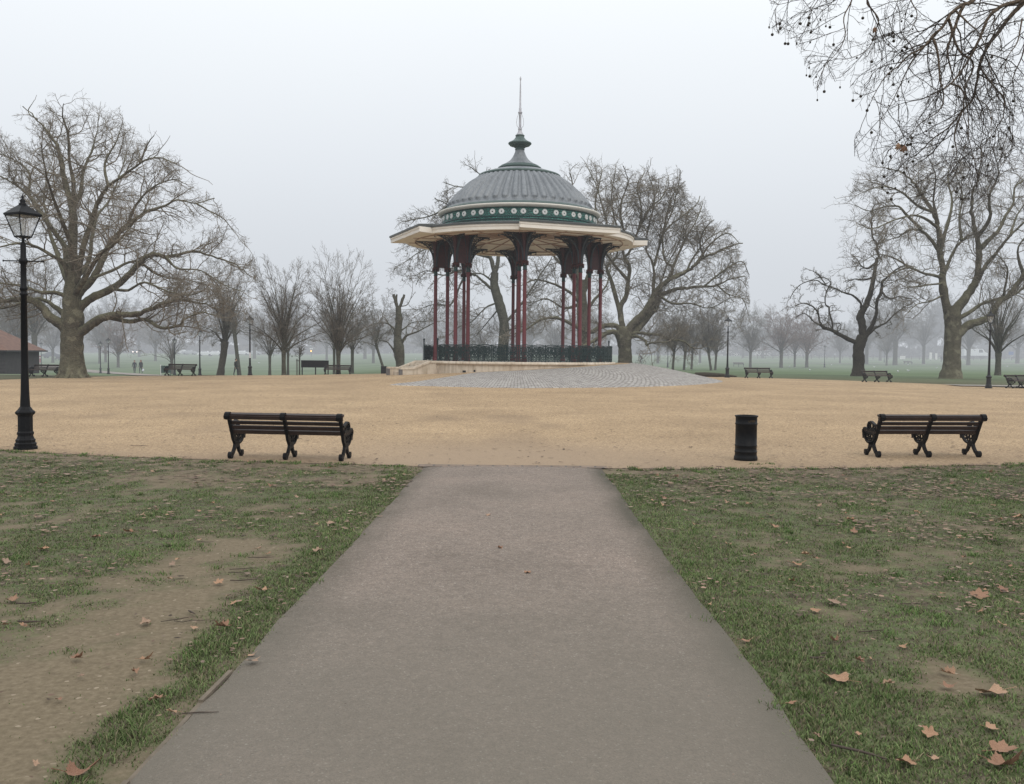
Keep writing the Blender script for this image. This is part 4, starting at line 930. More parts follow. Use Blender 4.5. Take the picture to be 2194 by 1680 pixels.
for i, (px, Y, rz, lb) in enumerate(FB):
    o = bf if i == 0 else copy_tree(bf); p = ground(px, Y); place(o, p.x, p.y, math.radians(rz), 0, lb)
for px, Y, rz, lb in ((1583, 168, 176, 'small distant bench alone on the open field right of the plaza'), (1946, 210, 182, 'tiny distant bench on the far field between the two big right trees'), (126 / 1, 190, 160, 'tiny distant bench beyond the path behind the left plane tree')):
    o = copy_tree(bf); p = ground(px, Y); place(o, p.x, p.y, math.radians(rz), 0, lb)

# ------------------------------------------------------------------ lamp posts
def make_lamp(label, iron, H=4.07, quoted=False):
    root = thing('lamp_post', label, 'lamp post', group='black lamp posts around the park')
    b = MB(); b.lathe([(.185, 0), (.185, .05), (.165, .06), (.17, .10), (.15, .12), (.155, .16), (.135, .18), (.12, .22), (.118, .24), (.13, .25), (.13, .28), (.116, .30), (.114, .54), (.12, .56), (.15, .585), (.155, .61), (.14, .63), (.12, .645), (.08, .70)], 10 if True else 24, smooth=False); b.build('base', iron, root)
    b = MB(); b.lathe([(.078, .68), (.066, .9), (.056, 1.3), (.047, 2.5), (.062, 2.51), (.064, 2.535), (.047, 2.55), (.047, 2.59), (.062, 2.60), (.06, 2.63), (.046, 2.65), (.044, 3.0), (.065, 3.04), (.072, 3.06), (.06, 3.09), (.045, 3.11), (.043, 3.33), (.035, 3.36), (.02, 3.37), (.02, 3.46)], 14); b.build('post', iron, root)
    b = MB(); b.tube([(-.30, 0, 3.06), (.30, 0, 3.06)], .010, 6); b.tube([(-.30, 0, 3.06), (-.315, 0, 3.06)], .017, 6); b.tube([(.30, 0, 3.06), (.315, 0, 3.06)], .017, 6); b.build('ladder_bar', iron, root)
    la = bpy.data.objects.new('lantern', None); col.objects.link(la); la.parent = root; la.location = (0, 0, 3.45); la.rotation_euler = (0, 0, .12)
    zb, zt, wb, wt = 0, .345, .125, .26; b = MB()
    C = lambda w_, z, k: (w_ * math.cos(k * PI / 2 + .05), w_ * math.sin(k * PI / 2 + .05), z)
    for k in range(4):
        b.beam(C(wb, zb, k), C(wt, zt, k), .016, .016); b.beam(C(wb, zb, k), C(wb, zb, k + 1), .022, .022); b.beam(C(wt, zt, k), C(wt, zt, k + 1), .024, .03)
        b.beam((0, 0, -.08), C(wb, zb, k), .012, .012)
    b.build('frame', iron, la)
    b = MB()
    b.lathe([(.285, .345), (.285, .368), (.20, .42), (.08, .50), (.068, .51)], 4, smooth=False, a0=.05); b.lathe([(.06, .50), (.062, .53), (.035, .55), (.05, .575), (.028, .60), (.014, .62), (.022, .64), (.010, .66), (0, .70)], 12); b.build('cap', iron, la)
    for k in range(4):
        f = .94; b = MB(); b.add([C(wb * f, .012, k), C(wb * f, .012, k + 1), C(wt * f, zt - .012, k + 1), C(wt * f, zt - .012, k)], [(0, 1, 2, 3)]); b.build('glass_pane', MT['glass'], la)
    b = MB(); b.lathe([(.012, -.02), (.012, .1), (.03, .11), (.03, .16), (.018, .2), (.018, .26), (0, .28)], 8); b.build('lamp_holder', MT['white'], la)
    root.scale = (H / 4.15,) * 3
    return root
l1 = make_lamp('tall black lamp post with square glass lantern close by at the left edge', MT['iron'])
p = gpix(55, 963); l1.location = (p.x, p.y, p.z); l1.rotation_euler = (0, 0, .12)
lf = make_lamp('black lamp post with a white paper band tied round its shaft', MT['iron_far'])
LAMPS = [(535.5, 61.2, None), (1559, 61.5, 'black lamp post with lit-looking pale lantern between the far right bench and the cobbles'), (2120, 48.2, 'black lamp post standing by the pale path at the right'),
         (428, 79, 'black lamp post beside the bench and the two bins on the left'), (232, 102, 'distant lamp post by the sloping path, nearer of the pair left of the walkers'),
         (215, 116, 'distant lamp post by the sloping path, farther of the pair left of the walkers'), (374, 100, 'distant lamp post in front of the small vase shaped tree behind the bench'), (88, 140, 'distant lamp post on the path between the hut and the big plane tree'),
         (1431, 138, 'slim distant lamp post at the edge of the bushy trees right of the bandstand'), (1767, 165, 'distant lamp post on the open field left of the gnarled tree'), (853 + 120, 110, 'distant lamp post seen between pollard tree and bandstand columns'), (1895, 230, 'tiny distant lamp post in the far field behind the gnarled tree'),(2056, 190, 'tiny distant lamp post in the far field right of the big right plane tree')]
for i, (px, Y, lb) in enumerate(LAMPS):
    o = lf if i == 0 else copy_tree(lf); p = ground(px, Y); o.location = p; o.rotation_euler = (0, 0, random.uniform(-.5, .5))
    if lb: o['label'] = lb
b = MB(); b.lathe([(.062, 0), (.060, .36)], 14, cap=False); b.build('paper_band', MT['paper'], lf, (0, 0, 1.22))
p = ground(853, 61)

# ------------------------------------------------------------------ litter bin
bn = thing('litter_bin', 'black cylindrical iron litter bin with ribbed bands on the gravel edge', 'litter bin')
p = gpix(1601, 988); bn.location = (p.x, p.y + .1, p.z + .006)
S = .69
b = MB(); b.lathe([(.176, 0), (.18, .02), (.178, .05), (.168, .065), (.165, .12), (.171, .125), (.171, .14), (.164, .145), (.163, .215), (.169, .22), (.169, .235), (.163, .24), (.162, .545), (.169, .55), (.169, .57), (.163, .575), (.163, .66), (.176, .672), (.176, .687), (.166, .69), (.150, .688), (.146, .60), (.146, .08), (0, .08)], 40, cap=False); bd = b.build('body', MT['iron'], bn)
b = MB(); b.lathe([(.140, .09), (.142, .62), (.136, .64), (.130, .62), (.128, .3), (0, .28)], 28, cap=False); b.build('liner', MT['iron_far'], bn)
cu = bpy.data.curves.new('bin_lettering', 'FONT'); cu.body = 'LITTER'; cu.size = .038; cu.align_x = 'CENTER'; cu.extrude = .001
to = bpy.data.objects.new('tmp_text', cu); col.objects.link(to); dg = bpy.context.evaluated_depsgraph_get(); tm = bpy.data.meshes.new_from_object(to.evaluated_get(dg)); bpy.data.objects.remove(to)
for v in tm.vertices:
    a = v.co.x / .165 + .30; v.co = Vector((.1655 * math.sin(a) * 1.0, -(.1655 + v.co.z) * math.cos(a), v.co.y + .592))
tm.materials.clear(); tm.materials.append(MT['gold']); put('lettering', tm, bn)

# ------------------------------------------------------------------ smaller things around the plaza
nb_ = thing('notice_board', 'wide black notice board on posts behind the bench', 'notice board'); p = ground(675, 65.5); nb_.location = p
k = 65.5 / FPX
b = MB(); b.box((0, 0, 1.03 * .82), (1.90, .07, .50)); bo = b.build('board', MT['board'], nb_)
b = MB(); b.box((0, -.045, .845 + .235), (1.94, .03, .03)); b.box((0, -.045, .845 - .235), (1.94, .03, .03)); b.box((-.95, -.045, .845), (.03, .03, .5)); b.box((.95, -.045, .845), (.03, .03, .5)); b.build('frame', MT['iron_far'], bo)
for x in (-.91, 0.03, .91):
    b = MB(); b.box((x, .04, .54), (.07, .07, 1.09)); b.build('post', MT['board'], nb_)
bx = thing('litter_bin', 'square black bin standing alone on the gravel left of the pollarded tree', 'litter bin'); p = ground(822.5, 62); bx.location = p
b = MB(); b.box((0, 0, .26), (.34, .34, .52)); b.box((0, 0, .53), (.37, .37, .03)); b.box((0, 0, .015), (.38, .38, .05)); b.build('body', MT['board'], bx)
b = MB(); b.box((0, -.172, .40), (.22, .012, .08)); b.build('slot', MT['glassdark'], bx)
for px, lb, hgt in ((349.5, 'slate grey bin on a post, left of the pair beside the bench', .52), (360, 'slate grey bin on a post, right of the pair beside the bench', .66)):
    o = thing('litter_bin', lb, 'litter bin', group='pair of grey bins on the left'); p = ground(px, 74); o.location = p
    b = MB(); b.lathe([(.15, .24), (.165, .30), (.165, .78), (.175, .80), (.15, .82)], 14); b.build('body', MT['greenmould'], o)
    b = MB(); b.box((.19 if px > 355 else -.19, 0, .45), (.05, .05, .9)); b.build('post', MT['white'] if px < 355 else MT['greenmould'], o)
lg = MB(); rd = random.Random(4); lg.tube([(-.95, 0, .16), (-.3, .05, .17), (.4, -.03, .15), (1.0, .04, .13), (1.9, .0, .05)], [.15, .17, .15, .12, .04], 9)
lo = lg.build('fallen_log', MT['dark_bark']); p = ground(1520, 64); lo.location = p; props(lo, 'dark fallen log lying on the grass left of the far right lamp', 'log')
# timber hut
hut = thing('park_hut', 'low dark timber hut with a hipped red brown tiled roof at the left edge', 'hut'); p = ground(-40, 86); hut.location = p
b = MB(); b.box((0, 0, 1.1), (7.6, 6, 2.2)); b.build('wall', MT['hutwall'], hut)
b = MB()
for i in range(7): b.box((0, -3.02, .25 + i * .31), (7.62, .03, .02))
b.build('cladding_battens', MT['board'], hut)
b = MB(); ev = [(-4.3, -3.6, 2.15), (4.3, -3.6, 2.15), (4.3, 3.6, 2.15), (-4.3, 3.6, 2.15), (-1.0, 0, 4.75), (.2, 0, 4.75)]; 
b.add(ev, [(0, 1, 5, 4), (1, 2, 5), (2, 3, 4, 5), (3, 0, 4), (3, 2, 1, 0)]); ro = b.build('roof', MT['hutroof'], hut)
b = MB(); b.box((0, -3.6, 2.12), (8.7, .05, .13)); b.box((4.3, 0, 2.12), (.05, 7.2, .13)); b.build('gutter', MT['board'], ro)
b = MB(); b.box((-1.5, -3.03, 2.0), (2.2, .05, .12)); b.build('sign_strip', MT['endstone'], hut)
# ------------------------------------------------------------------ trees
def tubes_to_arrays(polys):
    """polys: list of (points, radii, sides) -> merged vertex and quad arrays"""
    groups = {}
    for p, r, k in polys: groups.setdefault((len(p), k), []).append((p, r))
    VS, FS = [], []; base = 0
    for (n, k), L in groups.items():
        P = np.array([p for p, _ in L], float); R = np.array([r for _, r in L], float); m = len(L)
        T = np.empty_like(P); T[:, 1:-1] = P[:, 2:] - P[:, :-2]; T[:, 0] = P[:, 1] - P[:, 0]; T[:, -1] = P[:, -1] - P[:, -2]
        T /= np.linalg.norm(T, axis=-1, keepdims=True) + 1e-9
        a = np.array([.31, .83, .12]); b1 = np.cross(T, a); b1 /= np.linalg.norm(b1, axis=-1, keepdims=True) + 1e-9; b2 = np.cross(T, b1)
        an = 2 * PI * np.arange(k) / k; ca, sa = np.cos(an), np.sin(an)
        V = P[:, :, None] + R[:, :, None, None] * (b1[:, :, None] * ca[None, None, :, None] + b2[:, :, None] * sa[None, None, :, None])
        VS.append(V.reshape(-1, 3))
        i = np.arange(m)[:, None, None] * n * k + np.arange(n - 1)[None, :, None] * k + np.arange(k)[None, None]
        j = np.arange(m)[:, None, None] * n * k + np.arange(n - 1)[None, :, None] * k + ((np.arange(k) + 1) % k)[None, None]
        FS.append(base + np.stack([i, j, j + k, i + k], -1).reshape(-1, 4)); base += m * n * k
    return np.concatenate(VS), np.concatenate(FS)

def catmull(pts, sub):
    P = [np.array(p, float) for p in pts]; P = [2 * P[0] - P[1]] + P + [2 * P[-1] - P[-2]]; out = []
    for i in range(1, len(P) - 2):
        for q in range(sub):
            t = q / sub
            out.append(.5 * (2 * P[i] + (P[i + 1] - P[i - 1]) * t + (2 * P[i - 1] - 5 * P[i] + 4 * P[i + 1] - P[i + 2]) * t * t + (3 * P[i] - P[i - 1] - 3 * P[i + 1] + P[i + 2]) * t ** 3))
    out.append(P[-2]); return np.array(out)

class Prm:
    def __init__(s, **k): s.__dict__.update(k)
class Tree:
    def __init__(s, base, seed):
        s.base = np.array(base, float); s.trunk = []; s.crown = []; s.rd = random.Random(seed); s.ok = None; s.limbs = []; s.tips = []
    def add_trunk(s, pts, rad, k=14, lump=.05, sub=4):
        P = catmull(pts, sub); R = np.interp(np.linspace(0, 1, len(P)), np.linspace(0, 1, len(rad)), rad)
        R = R * np.array([1 + lump * s.rd.uniform(-1, 1) for _ in R]); s.trunk.append((P, R, k))
    def limb(s, px, Y, dY, w0, w1, kids=True, k=8, y0=0):
        n = len(px); pts = []
        for i, (x, y) in enumerate(px):
            t = i / (n - 1); pts.append(np.array(at(x, y, Y + y0 * (1 - t) + dY * t ** 1.2)))
        s.limb3(pts, .86 * w0 * Y / FPX / 2, .75 * w1 * Y / FPX / 2, kids, k)
    def limb3(s, pts, r0_, r1_, kids=True, k=8):
        P = catmull(pts, 4); L = len(P); jit = np.array([[s.rd.gauss(0, 1) for _ in range(3)] for _ in range(L)]) * r0_ * .10; P = P + jit * np.linspace(.3, 1, L)[:, None]
        R = r1_ + (r0_ - r1_) * (1 - np.linspace(0, 1, L)) ** 1.35; R = R * np.array([1 + .07 * s.rd.uniform(-1, 1) for _ in range(L)])
        s.trunk.append((P, R, k))
        if kids: s.limbs.append((P, R))
    def sprout(s, prm, spacing, L0, t0=.2, amin=30, amax=75):
        rd = s.rd
        for P, R in s.limbs:
            seg = np.linalg.norm(np.diff(P, axis=0), axis=1); cum = np.r_[0, np.cumsum(seg)]; tot = cum[-1]; d = tot * t0 + spacing * rd.random()
            while d < tot:
                i = min(int(np.searchsorted(cum, d)) - 1, len(seg) - 1); i = max(i, 0); f = (d - cum[i]) / seg[i]; p = P[i] * (1 - f) + P[i + 1] * f; t = (P[i + 1] - P[i]) / seg[i]
                r = R[i]; a = math.radians(rd.uniform(amin, amax)); dr = s.side(t, a, prm.get('flat', 0))
                s.grow(tuple(p), dr, L0 * rd.uniform(.55, 1.25) * (1 - .35 * d / tot), max(prm['rmin'][0], min(r * .6, prm['rmax'])), 0, prm)
                d += spacing * rd.uniform(.5, 1.5)
            s.grow(tuple(P[-1]), tuple((P[-1] - P[-2]) / (np.linalg.norm(P[-1] - P[-2]) + 1e-9)), L0 * .8, max(R[-1] * .9, prm['rmin'][0]), 0, prm)
    def side(s, t, a, flat=0):
        rd = s.rd
        ux, uy, uz = rd.gauss(0, 1), rd.gauss(0, 1), rd.gauss(0, 1) * (1 - flat); dt = ux * t[0] + uy * t[1] + uz * t[2]; ux -= dt * t[0]; uy -= dt * t[1]; uz -= dt * t[2]
        L = math.sqrt(ux * ux + uy * uy + uz * uz) + 1e-9; c, q = math.cos(a), math.sin(a) / L
        return (t[0] * c + ux * q, t[1] * c + uy * q, t[2] * c + uz * q)
    def grow(s, p, d, L, r, lv, prm):
        rd = s.rd; g = rd.gauss; n = max(2, min(9, int(L / prm['seg'][lv]) + 1)); st = L / n; wob = prm['wob'][lv]; tr = prm['trop'][lv]
        x, y, z = p; dx, dy, dz = d; pts = [p]; dirs = [d]; mg = rd.gauss(0, 17)
        for i in range(n):
            dx += g(0, wob); dy += g(0, wob); dz += g(0, wob) + tr; q = 1 / math.sqrt(dx * dx + dy * dy + dz * dz); dx *= q; dy *= q; dz *= q
            x += dx * st; y += dy * st; z += dz * st
            if s.ok is not None and not s.ok((x, y, z), mg): break
            pts.append((x, y, z)); dirs.append((dx, dy, dz))
        m = len(pts)
        if m < 2: return
        rm = prm['rmin'][lv]; rt = max(rm * .75, r * .4); rad = [r + (rt - r) * i / (m - 1) for i in range(m)]
        s.crown.append((pts, rad, prm['k'][lv]))
        if lv + 1 >= prm['levels']:
            s.tips.append(pts[-1]); return
        nc = prm['n'][lv]; nc = int(nc * (.5 + .5 * m / (n + 1)) + rd.random())
        a0, a1 = prm['ang'][lv]
        for j in range(nc):
            t = prm['t0'] + (1 - prm['t0']) * (j + rd.random()) / nc; f = t * (m - 1); i = min(int(f), m - 2); f -= i
            a, b = pts[i], pts[i + 1]; c = (a[0] + (b[0] - a[0]) * f, a[1] + (b[1] - a[1]) * f, a[2] + (b[2] - a[2]) * f)
            s.grow(c, s.side(dirs[i + 1], math.radians(rd.uniform(a0, a1))), L * prm['ratio'] * rd.uniform(.6, 1.2) * (1.15 - .5 * t), max(prm['rmin'][lv + 1], rad[i] * .55), lv + 1, prm)
    def build(s, name, label, bark_, twig_, group=None, cat='tree', rough=.0):
        root = thing(name, label, cat, tuple(s.base), group=group)
        if s.trunk:
            V, F = tubes_to_arrays(s.trunk)
            if rough:
                nz = fbm(V[:, 0] * 2.3 + V[:, 1], V[:, 2] * 1.7 + 4) - .5; ctr = V.copy()
                V[:, 0] += nz * rough; V[:, 1] += (fbm(V[:, 0] * 2.1 + 9, V[:, 2] * 1.9) - .5) * rough
            put('trunk', raw_mesh('trunk', V - s.base, F, bark_), root)
        if s.crown:
            V, F = tubes_to_arrays(s.crown); put('crown', raw_mesh('crown', V - s.base, F, twig_, False), root)
        return root

def above(outline):
    ox = [o[0] for o in outline]; oy = [o[1] for o in outline]
    def f(p):
        x, y = proj(p)
        if x < ox[0]: return y > oy[0]
        if x > ox[-1]: return y > oy[-1]
        return y > np.interp(x, ox, oy)
    return f
def fuzzy(outline, rd, amp=14):
    ox = np.array([o[0] for o in outline], float); oy = np.array([o[1] for o in outline], float)
    def f(p, m=0):
        x, y = proj(p); o = np.interp(x, ox, oy); return y > o - 6 + m + amp * (vnoise(x * .045, 3.7) - .35) + amp * .9 * (vnoise(x * .16, 9.1) - .4) + 9 * (vnoise(x * .9, y * .9) - .5)
    return f

PLANE = dict(levels=4, seg=(.33, .22, .14, .11), wob=(.22, .27, .32, .35), trop=(.03, .035, .03, .0), n=(6, 5, 3.2), ang=((28, 62), (28, 62), (25, 60)), ratio=.58, t0=.15, rmin=(.0125, .0078, .0054, .0043), rmax=.040, k=(5, 4, 3, 3))
def flare(bx, by, bz, h, top, w_base, w_mid, name=None): pass

# --- the huge plane tree at the left
Y = 51.0; B_ = ground(155, Y); t = Tree(B_, 21); R = lambda w_: w_ * Y / FPX / 2
b0 = np.array(at(155, 812, Y)); b0[2] = B_.z - .3
t.add_trunk([b0, at(155, 800, Y), at(154, 778, Y), at(154, 740, Y), at(155, 705, Y), at(156, 680, Y), at(154, 640, Y), at(155, 600, Y)], [R(68), R(56), R(49), R(46), R(46), R(45), R(38), R(28)], 18)
for a in range(7):   # root buttresses
    an = a * 2 * PI / 7 + .3; c, s_ = math.cos(an), math.sin(an)
    t.trunk.append((np.array([(B_.x + c * .95, B_.y + s_ * .95, B_.z - .1), (B_.x + c * .62, B_.y + s_ * .62, B_.z + .16), (B_.x + c * .46, B_.y + s_ * .46, B_.z + .7), (B_.x + c * .38, B_.y + s_ * .38, B_.z + 1.5)]), np.array([.10, .18, .2, .15]), 8))
for px, dY, w0, w1 in [
  ([(160, 722), (182, 706), (203, 690), (239, 676), (274, 674), (301, 670), (340, 655), (380, 642), (430, 650), (462, 662)], -2, 30, 3),
  ([(232, 679), (278, 689), (313, 685), (345, 703), (385, 697), (395, 684), (432, 671), (460, 676)], -3.5, 13, 3),
  ([(164, 672), (178, 652), (203, 635), (239, 619), (274, 592), (301, 560), (329, 545), (356, 551), (387, 545), (418, 539), (465, 553), (508, 568), (536, 592)], 1, 25, 3),
  ([(162, 640), (175, 622), (199, 596), (219, 560), (239, 517), (274, 482), (313, 455), (348, 443), (379, 429), (419, 435), (458, 424)], 3, 23, 3),
  ([(160, 615), (166, 590), (176, 537), (192, 486), (207, 439), (231, 400), (258, 381), (301, 349), (340, 338), (378, 352)], -3, 19, 3),
  ([(154, 640), (155, 600), (156, 556), (156, 478), (153, 439), (137, 381), (129, 330), (113, 295), (80, 256), (52, 230)], 0, 33, 2.5),
  ([(155, 450), (172, 412), (180, 361), (196, 326), (207, 287), (211, 246)], 2, 12, 2),
  ([(156, 440), (158, 392), (149, 341), (145, 283), (133, 244), (137, 222)], -2, 12, 2),
  ([(150, 610), (144, 575), (139, 529), (117, 498), (90, 459), (66, 424), (39, 400), (0, 377), (-45, 362)], 1, 19, 3),
  ([(110, 490), (82, 450), (63, 416), (63, 373), (43, 350), (0, 330), (-40, 325)], 3, 10, 2.5),
  ([(150, 600), (135, 562), (113, 549), (78, 529), (43, 521), (0, 529), (-60, 535)], -3, 13, 3),
  ([(152, 660), (142, 637), (117, 627), (90, 627), (51, 615), (0, 607), (-60, 600)], -2, 15, 4),
  ([(152, 720), (136, 698), (109, 681), (82, 650), (51, 642), (0, 646), (-70, 650)], -1, 34, 8),
  ([(150, 690), (135, 672), (113, 654), (86, 640), (51, 648), (10, 660), (-40, 664)], 2, 16, 5),
  ([(156, 640), (185, 590), (215, 545), (238, 528), (270, 500), (292, 470)], -7, 16, 3), ([(152, 620), (128, 560), (105, 490), (95, 420), (110, 350)], 7, 16, 3),
  ([(158, 600), (190, 560), (205, 470), (240, 420), (270, 330)], 7, 15, 3), ([(158, 590), (150, 520), (120, 440), (100, 380), (90, 310)], -7, 14, 3),
  ([(200, 596), (240, 580), (290, 560), (340, 590), (400, 600), (450, 612)], 4, 9, 2.5), ([(239, 619), (275, 622), (310, 605), (360, 625), (410, 632), (440, 620)], -4, 8, 2.5),
  ([(232, 400), (225, 350), (250, 300), (262, 262)], 1, 8, 2), ([(301, 349), (315, 310), (330, 290)], -1, 6, 2), ([(275, 480), (290, 440), (330, 400), (370, 385), (400, 395)], -3, 8, 2),
  ([(419, 435), (445, 450), (480, 470), (505, 500)], 0, 5, 2), ([(356, 551), (380, 575), (430, 580), (480, 610), (520, 625)], -3, 6, 2), ([(80, 256), (60, 240), (75, 215)], 0, 4, 1.5)]:
    t.limb(px, Y, dY, w0, w1)
OUTL = [(-120, 300), (-60, 270), (0, 268), (40, 240), (60, 218), (80, 232), (118, 210), (150, 216), (200, 225), (240, 246), (262, 252), (285, 290), (310, 292), (345, 320), (380, 345), (400, 380), (440, 405), (465, 430), (488, 470), (520, 484), (540, 530), (552, 580), (556, 700), (557, 900)]
t.ok = fuzzy(OUTL, t.rd, 12)
t.sprout(PLANE, .36, 2.6, .25)
t.build('plane_tree', 'huge spreading bare plane tree with a thick buttressed trunk at the left', MT['plane_bark'], MT['twig'], rough=.10)

# --- the big plane tree at the right
Y = 72.0; B_ = ground(2037, Y); t = Tree(B_, 33); R = lambda w_: w_ * Y / FPX / 2
b0 = np.array(at(2037, 815, Y)); b0[2] = B_.z - .3
t.add_trunk([b0, at(2037, 806, Y), at(2039, 785, Y), at(2041, 745, Y), at(2041, 705, Y), at(2041, 680, Y), at(2038, 655, Y)], [R(56), R(46), R(37), R(33), R(33), R(36), R(30)], 16)
for px, dY, w0, w1 in [
  ([(2040, 690), (2032, 672), (2023, 631), (2018, 594), (2020, 584), (2014, 538), (2011, 492), (1999, 455), (1983, 428), (1968, 406), (1952, 385), (1931, 369), (1900, 360)], 0, 25, 3),
  ([(2020, 598), (2005, 591), (1977, 585), (1949, 574), (1925, 580), (1905, 590)], -2, 9, 3), ([(2019, 588), (2026, 578), (2035, 557), (2051, 526), (2069, 508), (2085, 501)], 2, 12, 4),
  ([(2020, 606), (2011, 608), (1986, 611), (1962, 614), (1943, 615)], -3, 6, 2.5), ([(2013, 538), (1992, 511), (1974, 495), (1949, 492), (1925, 508), (1900, 514)], 2, 10, 2.5),
  ([(1975, 492), (1943, 461), (1925, 443), (1894, 443), (1863, 452), (1832, 440)], 1, 8, 2), ([(1999, 455), (1965, 440), (1930, 410), (1890, 400), (1850, 412)], -3, 8, 2),
  ([(2042, 685), (2052, 660), (2069, 637), (2088, 609), (2095, 585), (2097, 538), (2094, 508), (2085, 471), (2082, 437), (2085, 406), (2097, 385), (2100, 350)], 0, 27, 3),
  ([(2098, 535), (2125, 508), (2143, 489), (2155, 461), (2171, 437), (2174, 403), (2194, 385), (2225, 360)], 2, 12, 3), ([(2096, 600), (2105, 580), (2119, 560), (2140, 535), (2165, 505), (2194, 477), (2240, 455)], -2, 13, 4),
  ([(2046, 690), (2056, 682), (2079, 668), (2103, 652), (2140, 640), (2171, 632), (2194, 618), (2240, 600)], 2, 12, 5), ([(2044, 728), (2057, 712), (2079, 695), (2106, 686), (2125, 674), (2140, 649), (2159, 634), (2183, 606), (2194, 588), (2235, 535)], -1, 25, 10),
  ([(2150, 634), (2159, 585), (2155, 566), (2140, 548)], -2, 6, 2), ([(2014, 540), (2030, 480), (2040, 430), (2030, 380), (2040, 340)], 5, 11, 2), ([(2094, 508), (2120, 470), (2120, 420), (2140, 370), (2130, 330)], -5, 11, 2),
  ([(2012, 490), (1985, 470), (1960, 462), (1920, 470), (1870, 490), (1840, 480)], -5, 8, 2), ([(2010, 480), (2000, 430), (2005, 380), (1990, 340)], -4, 8, 2), ([(2060, 515), (2055, 470), (2062, 420), (2050, 380)], 4, 8, 2),
  ([(1949, 574), (1920, 555), (1880, 545), (1850, 560)], -1, 5, 1.8), ([(2023, 631), (1995, 645), (1965, 652), (1945, 670)], -3, 5, 2), ([(2165, 505), (2180, 460), (2210, 420)], 3, 7, 2), ([(2194, 590), (2180, 540), (2200, 500)], 0, 9, 3)]:
    t.limb(px, Y, dY, w0, w1)
t.ok = fuzzy([(1780, 470), (1795, 430), (1815, 410), (1835, 370), (1860, 340), (1900, 315), (1950, 300), (2050, 290), (2194, 285), (2300, 290)], t.rd, 14)
t.sprout(dict(PLANE, trop=(.02, .01, -.005, -.02), rmin=(.0155, .0098, .0068, .0054)), .48, 3.2, .25)
t.build('plane_tree', 'tall bare plane tree with an upright mottled trunk at the right, left of the lamp', MT['plane_bark'], MT['twig'], rough=.10)

# --- gnarled tree beside it
Y = 79.0; B_ = ground(1838, Y); t = Tree(B_, 5); R = lambda w_: w_ * Y / FPX / 2
b0 = np.array(at(1839, 812, Y)); b0[2] = B_.z - .3
t.add_trunk([b0, at(1839, 800, Y), at(1840, 775, Y), at(1840, 750, Y), at(1843, 735, Y), at(1850, 722, Y)], [R(34), R(28), R(23), R(24), R(27), R(22)], 14, .08)
for px, dY, w0, w1 in [
  ([(1848, 730), (1849, 714), (1846, 690), (1843, 674), (1857, 652), (1866, 625), (1872, 594), (1876, 563), (1882, 548), (1879, 526), (1869, 508), (1868, 471)], 0, 21, 4),
  ([(1850, 730), (1858, 716), (1869, 695), (1877, 671), (1879, 646), (1888, 625), (1891, 603), (1903, 591), (1925, 575), (1943, 569)], -2, 13, 4), ([(1852, 728), (1862, 714), (1879, 701), (1897, 692), (1912, 677), (1935, 660), (1955, 650)], 2, 8, 2.5),
  ([(1840, 738), (1825, 730), (1801, 718), (1785, 708), (1766, 702), (1756, 690), (1750, 669), (1738, 655), (1722, 650), (1705, 655)], -1, 13, 2.5), ([(1784, 707), (1780, 680), (1776, 659), (1768, 650), (1770, 625), (1780, 605), (1765, 595), (1742, 598)], 0, 5, 2),
  ([(1785, 709), (1799, 708), (1800, 694), (1781, 692)], 0, 3, 2), ([(1845, 660), (1844, 649), (1827, 633), (1809, 627), (1790, 619), (1770, 612), (1745, 600), (1712, 612), (1692, 640)], -2, 6, 2), ([(1876, 563), (1860, 575), (1845, 570), (1835, 555), (1823, 545)], 0, 6, 2),
  ([(1872, 594), (1850, 600), (1830, 598), (1812, 605)], 3, 6, 2), ([(1766, 700), (1745, 690), (1725, 672), (1708, 678)], 2, 5, 2), ([(1888, 625), (1905, 640), (1925, 635), (1948, 640)], -3, 5, 2), ([(1868, 471), (1868, 455), (1872, 440)], 0, 4, 2), ([(1879, 526), (1895, 510), (1900, 490)], 1, 5, 2), ([(1770, 612), (1755, 590), (1740, 580)], 0, 3.5, 2)]:
    t.limb(px, Y, dY, w0, w1)
GN = dict(levels=3, seg=(.25, .17, .12), wob=(.40, .42, .4), trop=(.06, .09, .1), n=(6, 5), ang=((35, 75), (30, 65)), ratio=.5, t0=.2, rmin=(.018, .012, .009), rmax=.045, k=(5, 4, 3))
t.ok = fuzzy([(1670, 660), (1690, 610), (1700, 590), (1730, 575), (1760, 570), (1790, 575), (1812, 560), (1825, 520), (1845, 480), (1862, 440), (1885, 440), (1900, 480), (1930, 540), (1960, 560), (1990, 640)], t.rd, 8)
t.sprout(GN, .42, 1.5, .2)
t.build('gnarled_tree', 'gnarled dark tree with a knobbly forked trunk behind a bench on the right', MT['dark_bark'], MT['grey_twig'], rough=.22)

